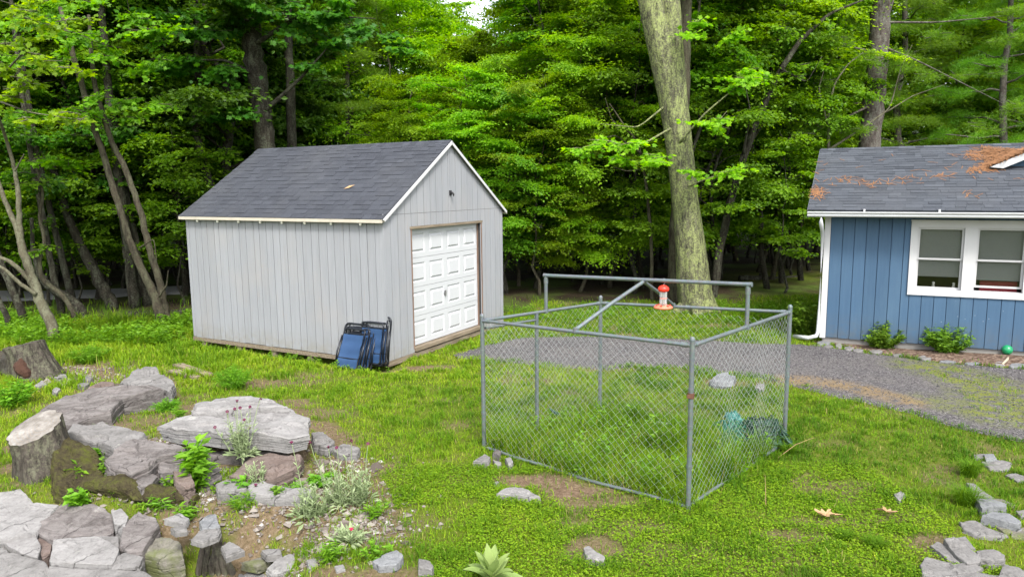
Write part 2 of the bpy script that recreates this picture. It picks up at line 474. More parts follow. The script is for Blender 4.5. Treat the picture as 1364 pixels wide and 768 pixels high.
    MAT['leaf_silver'] = m_leaf('silver_felted_leaf', (0.20, 0.265, 0.125), (0.35, 0.415, 0.235), 0.32, 0.8, 0.0, (0.95, 1.05))
    MAT['leaf_mullein'] = m_leaf('pale_felted_leaf', (0.18, 0.27, 0.075), (0.30, 0.38, 0.13), 0.35, 0.8, 0.0, (1, 1))
    MAT['petal'] = plain('magenta_petal', (0.075, 0.002, 0.028), 0.6)
    MAT['petal_red'] = plain('crimson_petal', (0.30, 0.008, 0.04), 0.6)
    t = NT('lawn_grass_blade')
    r = t.attr('rnd')
    c = t.ramp(r, [(0.0, (0.042, 0.115, 0.006)), (0.35, (0.102, 0.210, 0.008)), (0.70, (0.198, 0.318, 0.011)), (0.90, (0.290, 0.355, 0.024)), (1.0, (0.32, 0.27, 0.11))])
    p = t.pbr(c, 0.6, None, 0, 0.15)
    tr = t.n('ShaderNodeBsdfTranslucent', {'Color': t.hsv(c, 0.49, 1.05, 1.25)}).outputs[0]
    MAT['grass'] = t.done(t.n('ShaderNodeMixShader', {0: 0.38, 1: p, 2: tr}).outputs[0])
    MAT['needles'] = plain('fallen_orange_needles', (0.20, 0.095, 0.042), 0.9, var=0.4, scale=3)
    MAT['deadleaf'] = plain('dry_oak_leaf', (0.34, 0.22, 0.115), 0.8, var=0.3)
    MAT['ball'] = plain('green_rubber', (0.012, 0.22, 0.085), 0.3, spec=0.5)
    MAT['bone'] = plain('pale_stick', (0.36, 0.31, 0.23), 0.8)
    MAT['darkgreen_paint'] = plain('dark_green_paint', (0.02, 0.06, 0.05), 0.5)
    # pebbles
    t = NT('garden_pebbles')
    c = t.ramp(t.attr('rnd'), [(0.0, (0.07, 0.055, 0.045)), (0.4, (0.145, 0.122, 0.105)), (0.75, (0.23, 0.205, 0.182)), (1.0, (0.38, 0.36, 0.34))])
    MAT['pebble'] = t.done(t.pbr(c, 0.9))
    t = NT('dark_gravel_stone')
    c = t.ramp(t.attr('rnd'), [(0.0, (0.035, 0.032, 0.035)), (0.5, (0.085, 0.078, 0.083)), (0.9, (0.145, 0.135, 0.14)), (1.0, (0.24, 0.226, 0.222))])
    MAT['gravelstone'] = t.done(t.pbr(c, 0.9))
    # ground
    t = NT('lawn_soil')
    n1 = t.noise(1.7, 6, 0.65); n2 = t.noise(26, 5, 0.7); n3 = t.noise(90, 3, 0.7)
    lawn = t.ramp(n1, [(0.3, (0.052, 0.082, 0.008)), (0.55, (0.095, 0.125, 0.012)), (0.75, (0.13, 0.135, 0.028))])
    lawn = t.mix(t.ramp(n2, [(0.5, 0.0), (0.7, 0.6)]), lawn, (0.12, 0.10, 0.05))
    dirt = t.ramp(n2, [(0.3, (0.085, 0.056, 0.036)), (0.55, (0.155, 0.108, 0.072)), (0.75, (0.26, 0.205, 0.155))])
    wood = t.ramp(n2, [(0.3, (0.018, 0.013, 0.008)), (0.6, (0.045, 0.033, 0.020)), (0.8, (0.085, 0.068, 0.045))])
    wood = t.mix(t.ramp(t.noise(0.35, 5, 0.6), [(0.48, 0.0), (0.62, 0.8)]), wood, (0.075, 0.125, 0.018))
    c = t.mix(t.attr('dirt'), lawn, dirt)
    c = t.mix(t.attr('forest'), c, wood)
    h = t.math('ADD', n2, t.math('MULTIPLY', n3, 0.5))
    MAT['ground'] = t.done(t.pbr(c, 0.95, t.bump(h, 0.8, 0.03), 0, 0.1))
    t = NT('gravel_surface')
    vc = t.voro(64, None, out='Color')
    g = t.n('ShaderNodeSeparateColor', {0: vc}).outputs[0]
    vd = t.voro(64)
    c = t.ramp(g, [(0.0, (0.045, 0.042, 0.045)), (0.5, (0.102, 0.096, 0.099)), (0.85, (0.17, 0.161, 0.162)), (1.0, (0.28, 0.268, 0.262))])
    big = t.noise(0.9, 5, 0.65)
    c = t.mix(t.ramp(big, [(0.42, 0.0), (0.68, 0.7)]), c, (0.148, 0.136, 0.130))
    mo = t.math('MULTIPLY', t.attr('moss'), t.ramp(t.noise(4.5, 6, 0.7), [(0.40, 0.0), (0.56, 1.0)]))
    c = t.mix(mo, c, t.mix(t.noise(20), (0.11, 0.14, 0.02), (0.20, 0.215, 0.045)))
    tn = t.math('MULTIPLY', t.attr('tan'), t.ramp(t.noise(3.5, 6, 0.7), [(0.36, 0.0), (0.52, 1.0)]))
    c = t.mix(t.math('MULTIPLY', tn, 0.8), c, (0.235, 0.165, 0.082))
    MAT['gravel'] = t.done(t.pbr(c, 0.9, t.bump(t.math('MULTIPLY', vd, -1.0), 1.0, 0.02), 0, 0.15))
    t = NT('bark_mulch')
    v = t.n('ShaderNodeTexVoronoi', {'Vector': t.coord('Object', (22, 40, 22), (0, 0, 0.6)), 'Scale': 1.0, 'Randomness': 1.0})
    g = t.n('ShaderNodeSeparateColor', {0: v.outputs['Color']}).outputs[0]
    c = t.ramp(g, [(0.0, (0.055, 0.034, 0.025)), (0.6, (0.130, 0.088, 0.066)), (1.0, (0.24, 0.18, 0.14))])
    MAT['mulch'] = t.done(t.pbr(c, 0.95, t.bump(v.outputs['Distance'], 0.9, 0.02), 0, 0.1))
    MAT['road'] = plain('pale_worn_road', (0.30, 0.295, 0.30), 0.9, var=0.15)
    MAT['farwhite'] = plain('far_white_siding', (0.74, 0.75, 0.76), 0.7, var=0.05)
    MAT['farpane'] = plain('far_dark_pane', (0.04, 0.045, 0.05), 0.2)
build_materials()
# ------------------------------------------------------------------ ground and surfaces
def seg_dist(x, y, pts):
    d = np.full(np.shape(x), 1e9)
    for (a, b) in zip(pts[:-1], pts[1:]):
        ax, ay = a[:2]; bx, by = b[:2]
        L2 = (bx - ax) ** 2 + (by - ay) ** 2 + 1e-12
        t = np.clip(((x - ax) * (bx - ax) + (y - ay) * (by - ay)) / L2, 0, 1)
        d = np.minimum(d, np.hypot(x - ax - t * (bx - ax), y - ay - t * (by - ay)))
    return d

def inpoly(x, y, poly):
    x = np.asarray(x); y = np.asarray(y)
    c = np.zeros(x.shape, bool)
    n = len(poly)
    for i in range(n):
        x1, y1 = poly[i][:2]; x2, y2 = poly[(i + 1) % n][:2]
        if y1 == y2: continue
        k = (y1 > y) != (y2 > y)
        c ^= k & (x < (x2 - x1) * (y - y1) / (y2 - y1) + x1)
    return c

def pxline(pts):
    return [G(*p) for p in pts]

DIRT = []          # (cx, cy, rx, ry, strength)
for px, py, rx, ry, s in ((720, 640, .42, .17, 1), (765, 655, .42, .18, 1), (810, 670, .34, .16, .9), (690, 636, .22, .1, .8), (850, 700, .3, .12, .6), (790, 728, .24, .22, .8),
                          (770, 700, .25, .2, .5), (1098, 694, .3, .1, .7), (1070, 714, .34, .12, .7), (1190, 690, .2, .1, .5), (1240, 722, .22, .2, .9), (1120, 590, .3, .1, .45), (930, 735, .5, .15, .5),
                          (362, 511, .75, .22, .9), (415, 550, .5, .2, .9), (440, 585, .5, .25, .7), (450, 640, .6, .5, .75), (560, 490, .6, .14, 1), (620, 470, .4, .12, .8),
                          (520, 700, .35, .3, .5), (110, 495, 1.1, .45, .95), (60, 545, .7, .25, .5), (270, 535, .5, .25, .6), (870, 545, .4, .12, .5), (1010, 745, .7, .2, .35), (640, 640, .4, .1, .3),
                          (500, 540, .5, .1, .3), (215, 560, .3, .2, .8), (820, 492, .5, .12, .8), (1000, 512, .6, .15, .8), (320, 465, .4, .1, .4)):
    g = G(px, py); DIRT.append((g[0], g[1], rx, ry, s))
ROCKBED = [G(*p) for p in ((0, 600), (60, 560), (120, 500), (230, 500), (250, 540), (420, 530), (470, 590), (520, 660), (560, 768), (500, 840), (0, 840))]

def dirtmask(x, y):
    x = np.asarray(x, float); y = np.asarray(y, float)
    n = fbm(np.stack([x, y], -1) * 3.2, 31, 4)
    m = np.zeros(x.shape)
    for cx, cy, rx, ry, s in DIRT:
        d = np.hypot((x - cx) / (rx * 1.35), (y - cy) / (ry * 1.35))
        m = np.maximum(m, s * sstep(1.25, 0.35, d + (n - 0.5) * 1.3))
    near = inpoly(x, y, ROCKBED)
    m = np.maximum(m, near * sstep(0.38, 0.56, n + 0.06) * 0.9)
    # thin worn spots all over the lawn
    w = fbm(np.stack([x, y], -1) * 1.3 + 50, 77, 4)
    m = np.maximum(m, sstep(0.65, 0.76, w) * 0.6)
    return m

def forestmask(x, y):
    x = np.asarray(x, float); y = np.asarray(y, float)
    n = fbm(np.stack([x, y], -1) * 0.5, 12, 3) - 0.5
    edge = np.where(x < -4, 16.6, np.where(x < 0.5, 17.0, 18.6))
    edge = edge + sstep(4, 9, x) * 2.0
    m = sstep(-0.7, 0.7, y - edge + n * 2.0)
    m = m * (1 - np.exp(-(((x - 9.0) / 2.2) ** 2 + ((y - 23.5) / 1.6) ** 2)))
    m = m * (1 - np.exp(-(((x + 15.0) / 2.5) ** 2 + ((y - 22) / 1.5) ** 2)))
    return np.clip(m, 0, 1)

def axis_nodes(lo, hi, step, far):
    c = list(np.arange(lo, hi + 1e-6, step))
    a, s = hi, step
    while a < far:
        s *= 1.3; a += s; c.append(a)
    a, s, left = lo, step, []
    while a > -far:
        s *= 1.3; a -= s; left.append(a)
    return np.array(left[::-1] + c)

def build_ground():
    X = axis_nodes(-13, 13, 0.11, 420); Y = axis_nodes(3.5, 26, 0.11, 420)
    gx, gy = np.meshgrid(X, Y)
    V = np.stack([gx, gy, terrain(gx, gy)], -1).reshape(-1, 3)
    nx, ny = len(X), len(Y)
    i = np.arange(ny - 1)[:, None] * nx; j = np.arange(nx - 1)[None]
    F = np.stack([i + j, i + j + 1, i + nx + j + 1, i + nx + j], -1).reshape(-1, 4)
    mb = MB(); mb.add(V, F)
    o = mb.build('ground', MAT['ground'], smooth=True)
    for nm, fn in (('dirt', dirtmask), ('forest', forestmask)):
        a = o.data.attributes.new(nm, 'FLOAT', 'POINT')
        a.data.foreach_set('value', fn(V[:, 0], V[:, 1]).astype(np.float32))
    tag(o, 'grassy yard soil running back under the dark leafy woods', 'ground', kind='structure')

def resample(pts, n):
    P = np.asarray(pts, float)
    d = np.concatenate([[0], np.cumsum(np.linalg.norm(np.diff(P, axis=0), axis=1))])
    s = np.linspace(0, d[-1], n)
    return np.stack([np.interp(s, d, P[:, k]) for k in range(P.shape[1])], -1)

DRIVE_FAR = pxline([(604, 474), (640, 462), (700, 450), (780, 448), (860, 451), (950, 454), (1040, 458), (1088, 461), (1130, 467), (1180, 473), (1230, 481), (1290, 485), (1364, 491)])
DRIVE_FAR += [np.array([10.5, 10.6, 0]), np.array([15, 8.6, 0])]
DRIVE_NEAR = pxline([(610, 478), (650, 480), (700, 485), (754, 491), (812, 494), (850, 488), (908, 491), (952, 497), (1010, 504), (1054, 515), (1112, 529), (1169, 542), (1225, 555), (1281, 574), (1364, 592)])
DRIVE_NEAR += [np.array([8.0, 7.2, 0]), np.array([13, 4.6, 0])]
BED_EDGE = pxline([(1090, 456), (1130, 463), (1160, 468), (1200, 474), (1235, 481), (1290, 485), (1364, 490)]) + [np.array([10.5, 10.7, 0]), np.array([13, 9.4, 0])]
DRIVE_POLY = [p for p in DRIVE_FAR] + [p for p in DRIVE_NEAR[::-1]]

def strip(name, A, B, n, m, lift, mat, jit=0.06):
    A = resample(A, n); B = resample(B, n)
    t = np.linspace(0, 1, m)[None, :, None]
    P = A[:, None, :2] * (1 - t) + B[:, None, :2] * t
    # ragged edges
    e = (fbm(P * 3.5, 5, 3) - 0.5) * jit * 4
    dirn = (B - A)[:, None, :2]; dirn = dirn / (np.linalg.norm(dirn, axis=-1, keepdims=True) + 1e-9)
    w = np.abs(t * 2 - 1) ** 6
    P = P + dirn * e[..., None] * w
    Z = terrain(P[..., 0], P[..., 1]) + lift
    edge = (np.abs(t[..., 0] * 2 - 1) > 0.999) * np.ones((n, 1))
    Z = Z - edge * (lift + 0.02)
    V = np.concatenate([P, Z[..., None]], -1).reshape(-1, 3)
    i = np.arange(n - 1)[:, None] * m; j = np.arange(m - 1)[None]
    F = np.stack([i + j, i + m + j, i + m + j + 1, i + j + 1], -1).reshape(-1, 4)
    mb = MB(); mb.add(V, F)
    o = mb.build(name, mat, smooth=True)
    return o, V

def build_surfaces():
    o, V = strip('driveway', DRIVE_FAR, DRIVE_NEAR, 200, 36, 0.022, MAT['gravel'])
    tan = sstep(0.42, 0.1, seg_dist(V[:, 0], V[:, 1], pxline([(1055, 507), (1090, 510), (1130, 516), (1170, 526), (1205, 535)])))
    moss = sstep(0.85, 0.2, seg_dist(V[:, 0], V[:, 1], pxline([(1235, 490), (1290, 505), (1320, 520), (1340, 555)])))
    moss = np.maximum(moss, 0.7 * sstep(0.5, 0.1, seg_dist(V[:, 0], V[:, 1], pxline([(1240, 535), (1290, 548)]))))
    for nm, d in (('tan', tan), ('moss', moss)):
        a = o.data.attributes.new(nm, 'FLOAT', 'POINT'); a.data.foreach_set('value', d.astype(np.float32))
    tag(o, 'dark grey gravel drive from the shed door past the blue house', 'driveway', kind='structure')
    e = np.array([math.cos(HAZ), math.sin(HAZ)]); h = np.array([HX, HY])
    wall = [np.array([*(h + e * s), 0]) for s in (-0.15, 1.2, 2.4, 3.6, 4.8, 7.5)]
    o, V = strip('mulch_bed', wall, BED_EDGE, 120, 14, 0.03, MAT['mulch'], 0.03)
    tag(o, 'brown mulch bed along the foot of the blue house wall', 'flower bed', kind='structure')
    o, V = strip('road', [(-40, 24.5, 0), (-14, 22.0, 0), (-9, 23.0, 0), (-4, 27, 0)], [(-40, 22.3, 0), (-14, 19.4, 0), (-8.4, 21.2, 0), (-2.5, 26, 0)], 80, 8, 0.05, MAT['road'], 0.05)
    tag(o, 'pale road glimpsed through the trunks at the far left', 'road', kind='structure')

# ------------------------------------------------------------------ shingles
def shingles(mb, O, U, S, width, run, expo, mat=0, wtab=(0.2, 0.36), t0=0.006, vari=0.12):
    O = np.array(O, float); U = np.array(U, float); S = np.array(S, float)
    Nn = np.cross(U, S); Nn /= np.linalg.norm(Nn)
    if Nn[2] < 0: Nn = -Nn
    nrow = int(math.ceil(run / expo))
    for k in range(nrow):
        s0 = k * expo; s1 = min(run, s0 + expo + 0.012)
        u = -random.uniform(0, 0.25)
        base = random.random() * 0.16
        while u < width:
            w = random.uniform(*wtab); a, b = max(0, u), min(width, u + w - 0.004)
            u += w
            if b - a < 0.01: continue
            t = t0 + (0.006 if random.random() < 0.45 else 0.0)
            lo = s0 + random.uniform(-0.003, 0.003)
            P = [O + U * a + S * lo, O + U * b + S * lo, O + U * b + S * s1 + Nn * 0.001, O + U * a + S * s1 + Nn * 0.001]
            Q = [P[0] + Nn * t, P[1] + Nn * t, P[2] + Nn * 0.002, P[3] + Nn * 0.002]
            mb.add(P + Q, [[4, 5, 6, 7], [0, 1, 5, 4], [1, 2, 6, 5], [3, 0, 4, 7]], mat, min(1, max(0, base + random.gauss(0.38, vari))))

# ------------------------------------------------------------------ the grey shed
SX, SY, SZ = -2.1049, 11.90, 0.12
SAZ = math.atan2(0.8797, 0.4755)
SL, SW, SH, SR, SOE, SOG = 4.84, 4.01, 2.44, 1.30, 0.095, 0.065
SHED_G = np.array([math.cos(SAZ), math.sin(SAZ), 0]); SHED_A = np.array([-math.sin(SAZ), math.cos(SAZ), 0])
D0, D1, DZ0, DZ1 = 0.762, 3.10, 0.078, 2.168

def build_shed():
    t = thing('garden_shed', 'weathered pale grey gabled shed with a white panelled overhead door', 'shed', (SX, SY, SZ), SAZ)
    roofz = lambda x: SH + SR * (1 - abs(x - SW / 2) / (SW / 2))
    # walls: dark backing behind individual grooved boards
    w = MB()
    w.box((0.004, 0.004, 0.0), (0.05, SL - 0.004, SH), 1)
    y = 0.0
    k = 0
    while y < SL - 0.02:
        wd = (0.176, 0.186, 0.172, 0.192, 0.15, 0.205)[k % 6] + random.uniform(-0.02, 0.02); k += 1
        y1 = min(SL, y + wd)
        if SL - y1 < 0.08: y1 = SL
        w.box((-0.012 - random.uniform(0, 0.002), y, random.uniform(-0.012, 0.0)), (0.003, y1 - random.uniform(0.010, 0.014), SH - 0.004), 0)
        y = y1
    w.box((SW - 0.05, 0.0, 0.0), (SW, SL, SH), 0)
    w.box((0.06, SL - 0.05, 0.0), (SW - 0.06, SL, SH), 0)
    w.prism([(0.06, SL - 0.05, SH), (SW - 0.06, SL - 0.05, SH), (SW / 2, SL - 0.05, SH + SR - 0.05)], (0, 0.05, 0), 0)
    w.build('wall', [MAT['siding'], MAT['groove']], t)
    g = MB()
    g.box((0.055, 0.004, 0.0), (D0, 0.05, SH), 1); g.box((D1, 0.004, 0.0), (SW - 0.055, 0.05, SH), 1); g.box((D0, 0.004, DZ1), (D1, 0.05, SH), 1)
    g.prism([(0.02, 0.004, SH), (SW - 0.02, 0.004, SH), (SW / 2, 0.004, SH + SR - 0.02)], (0, 0.046, 0), 1)
    x = -0.012; k = 0
    cuts = [D0, D1, SW / 2]
    while x < SW - 0.01:
        wd = (0.20, 0.19, 0.205, 0.185)[k % 4] + random.uniform(-0.012, 0.012); k += 1
        x1 = min(SW, x + wd)
        if SW - x1 < 0.07: x1 = SW
        for c in cuts:
            if x + 0.03 < c < x1 - 0.03 or (x < c <= x1 + 0.03 and abs(x1 - c) < 0.05): x1 = c; break
        gp = random.uniform(0.009, 0.012)
        xb = x1 - gp
        f = lambda z0, zt, r: g.prism([(x, 0.003, z0), (xb, 0.003, z0), (xb, 0.003, zt(xb)), (x, 0.003, zt(x))], (0, -0.015 - random.uniform(0, 0.002), 0), 0, r)
        r = random.random()
        over = D0 - 0.01 <= x and x1 <= D1 + 0.01
        if over:
            f(DZ1 + 0.05, lambda q: SH - 0.002, r)
        else:
            f(random.uniform(-0.012, 0), lambda q: SH - 0.002, r)
        if roofz(min(max(x, 0), SW)) - SH > 0.06 or roofz(min(max(xb, 0), SW)) - SH > 0.06:
            f(SH + 0.004, lambda q: max(SH + 0.01, roofz(min(max(q, 0), SW)) - 0.03), r + random.uniform(-0.2, 0.2))
        x = x1
    g.build('gable_wall', [MAT['siding'], MAT['groove']], t)
    # roof
    r = MB()
    sl = SR / (SW / 2); run = math.hypot(SW / 2 + SOE, (SW / 2 + SOE) * sl)
    for s in (1, -1):
        ex = -SOE if s == 1 else SW + SOE
        S = np.array([s * 1.0, 0, sl]); S /= np.linalg.norm(S)
        O = np.array([ex, -SOG, SH - sl * SOE])
        Nn = np.array([-s * sl, 0, 1.0]); Nn /= np.linalg.norm(Nn)
        P = [O, O + S * run, O + S * run + np.array([0, SL + 2 * SOG, 0]), O + np.array([0, SL + 2 * SOG, 0])]
        r.prism(P, -Nn * 0.022, 1, 0.4)
        shingles(r, O + Nn * 0.001 - S * 0.012, (0, 1, 0), S, SL + 2 * SOG, run + 0.01, 0.135, 0, (0.10, 0.26))
    y = -SOG
    while y < SL + SOG - 0.05:
        for s in (1, -1):
            P = np.array([[SW / 2, y, SH + SR + 0.012], [SW / 2, y + 0.2, SH + SR + 0.008], [SW / 2 - s * 0.13, y + 0.2, SH + SR + 0.008 - 0.13 * sl], [SW / 2 - s * 0.13, y, SH + SR + 0.012 - 0.13 * sl]])
            r.add(P, [[0, 1, 2, 3]], 0)
        y += 0.15
    r.build('roof', [MAT['shingle'], MAT['shingle']], t)
    lf = MB(); O = np.array([0.62, 1.35, SH + 0.62 * sl + 0.03])
    lf.add([O, O + [0.03, -0.10, 0.02], O + [0.09, -0.19, 0.07], O + [0.07, -0.08, 0.06]], [[0, 1, 2, 3]])
    lf = lf.build('dry_leaf', MAT['deadleaf'], None)
    lf.matrix_world = Matrix.Translation((SX, SY, SZ)) @ Matrix.Rotation(SAZ, 4, 'Z')
    tag(lf, 'single dry pinkish leaf lying on the shed roof shingles', 'leaf')
    # trims
    for s in (1, -1):
        ex = -SOE if s == 1 else SW + SOE
        S = np.array([s * 1.0, 0, sl]); L = np.linalg.norm(S); S /= L
        Nn = np.array([-s * sl, 0, 1.0]); Nn /= np.linalg.norm(Nn)
        O = np.array([ex, -SOG - 0.018, SH - sl * SOE])
        m = MB(); m.prism([O - Nn * 0.012, O + S * (run + 0.004) - Nn * 0.012, O + S * (run - 0.03) - Nn * 0.062, O - Nn * 0.062 + S * 0.02], (0, 0.017, 0), 0)
        m.build('rake_trim', MAT['trim'], t)
    for xx in (-SOE - 0.016, SW + SOE):
        m = MB(); m.box((xx, -SOG, SH - sl * SOE - 0.062), (xx + 0.015, SL + SOG, SH - sl * SOE - 0.008)); m.build('eave_trim', MAT['trim_old'], t)
    m = MB(); m.box((-SOE + 0.005, -SOG + 0.01, SH - sl * SOE - 0.05), (-0.014, SL + SOG - 0.01, SH - sl * SOE - 0.035)); m.build('soffit', MAT['trim_old'], t)
    # overhead door
    d = MB(); yb = 0.085
    hts = np.linspace(DZ0, DZ1, 5); W = D1 - D0
    for i in range(4):
        z0, z1 = hts[i] + 0.003, hts[i + 1] - 0.003
        d.box((D0 + 0.004, yb + 0.022, z0), (D1 - 0.004, yb + 0.05, z1), 0)
        d.box((D0 + 0.004, yb, z0), (D1 - 0.004, yb + 0.0215, z0 + 0.085), 0); d.box((D0 + 0.004, yb, z1 - 0.085), (D1 - 0.004, yb + 0.0215, z1), 0)
        ed = [D0 + 0.004] + [q for j in range(4) for q in (D0 + j * W / 4 + 0.07, D0 + (j + 1) * W / 4 - 0.07)] + [D1 - 0.004]
        for j in range(0, 10, 2): d.box((ed[j], yb, z0 + 0.085), (ed[j + 1], yb + 0.0215, z1 - 0.085), 0)
        for j in range(4):
            cw = W / 4; xa, xb = D0 + j * cw + 0.07, D0 + (j + 1) * cw - 0.07
            za, zb = z0 + 0.085, z1 - 0.085
            def ring(a, b, ya, yc):
                V = [(xa + a, ya, za + a), (xb - a, ya, za + a), (xb - a, ya, zb - a), (xa + a, ya, zb - a), (xa + b, yc, za + b), (xb - b, yc, za + b), (xb - b, yc, zb - b), (xa + b, yc, zb - b)]
                d.add(V, [[0, 1, 5, 4], [1, 2, 6, 5], [2, 3, 7, 6], [3, 0, 4, 7]], 0)
            ring(0, 0.022, yb - 0.001, yb + 0.013); ring(0.022, 0.034, yb + 0.013, yb + 0.013); ring(0.034, 0.062, yb + 0.013, yb - 0.007)
            V = [(xa + 0.062, yb - 0.007, za + 0.062), (xb - 0.062, yb - 0.007, za + 0.062), (xb - 0.062, yb - 0.007, zb - 0.062), (xa + 0.062, yb - 0.007, zb - 0.062)]
            d.add(V, [[0, 1, 2, 3]], 0)
    do = d.build('overhead_door', MAT['door'], t)
    hx, hz = D0 + W / 2 - 0.03, hts[1] + 0.30
    m = MB(); m.lathe([(0.0, 0.0), (0.045, 0.0), (0.045, 0.008), (0.02, 0.014), (0.0, 0.014)], 14)
    m.box((-0.055, -0.012, 0.014), (0.055, 0.012, 0.028))
    m.build('handle', MAT['lock'], do, M=Matrix.Translation((hx, yb - 0.0, hz)) @ Matrix.Rotation(PI / 2, 4, 'X') @ Matrix.Rotation(PI / 2, 4, 'Z'))
    for a, b in ((D0 - 0.03, D0 - 0.002), (D1 + 0.002, D1 + 0.035)):
        m = MB(); m.box((a, -0.021, DZ0 - 0.02), (b, 0.13, DZ1 + 0.035)); m.build('door_jamb', MAT['jamb'], t)
    m = MB(); m.box((D0 - 0.05, -0.024, DZ1 + 0.004), (D1 + 0.06, 0.13, DZ1 + 0.048)); m.build('door_header', MAT['timber'], t)
    m = MB(); m.box((D0 - 0.0, -0.05, 0.012), (D1 + 0.0, 0.13, DZ0 - 0.012)); m.build('door_sill', MAT['timber'], t)
    m = MB(); m.box((-0.012, -0.028, -0.10), (SW, 0.10, -0.016)); m.build('skid_beam', MAT['timber'], t)
    m = MB(); m.box((-0.022, 0.11, -0.085), (0.10, SL, -0.016)); m.build('skid_beam', MAT['timber'], t)
    for yy in (0.9, 1.7, 2.6, 3.5, 4.5):
        m = MB(); m.box((0.0, yy, -0.30), (0.16, yy + 0.11, -0.086)); m.build('foundation_block', MAT['timber'], t)
    for xx in (0.5, 1.6, 2.9, 3.8):
        m = MB(); m.box((xx, 0.0, -0.3), (xx + 0.14, 0.1, -0.101)); m.build('foundation_block', MAT['timber'], t)
    m = MB(); c = (SW / 2, -0.016, SH + 0.34)
    m.tube([(c[0], c[1], c[2]), (c[0], c[1] - 0.05, c[2]), (c[0], c[1] - 0.075, c[2] - 0.03), (c[0], c[1] - 0.075, c[2] - 0.075)], 0.02, 8)
    m.box((c[0] - 0.035, c[1] - 0.014, c[2] - 0.045), (c[0] + 0.035, c[1] + 0.004, c[2] + 0.045)); m.build('wall_hook', MAT['black'], t)
    # bulbs strung under the eave
    s = thing('string_lights', 'row of small white bulbs strung under the grey shed eave', 'string lights', M=Matrix.Translation((SX, SY, SZ)) @ Matrix.Rotation(SAZ, 4, 'Z'))
    zz = SH - sl * SOE - 0.055
    ys = [0.42, 1.06, 1.66, 2.2, 2.74, 3.3, 3.86, 4.42]
    m = MB(); cord = []
    for q in np.linspace(0.02, SL, 60): cord.append((-SOE + 0.03, q, zz - 0.012 * abs(math.sin(q * 5))))
    m.tube(cord, 0.003, 5); m.build('cord', MAT['black'], s)
    for q in ys:
        m = MB(); m.lathe([(0.0, -0.05), (0.018, -0.042), (0.024, -0.02), (0.016, 0.0), (0.012, 0.012), (0, 0.012)], 12, 0, (-SOE + 0.03, q, zz - 0.01))
        m.build('bulb', MAT['bulb'], s, smooth=True)

# ------------------------------------------------------------------ the blue house
HX, HY, HZ, HAZ = 5.9277, 13.6586, 0.10, -0.4554
HH, HRISE, HD, HO, HOG = 2.40, 1.2146, 2.5, 0.40, 0.298
HW = 8.0
W0, W1, WZ0, WZ1 = 1.409, 3.2547, 0.897, 2.228

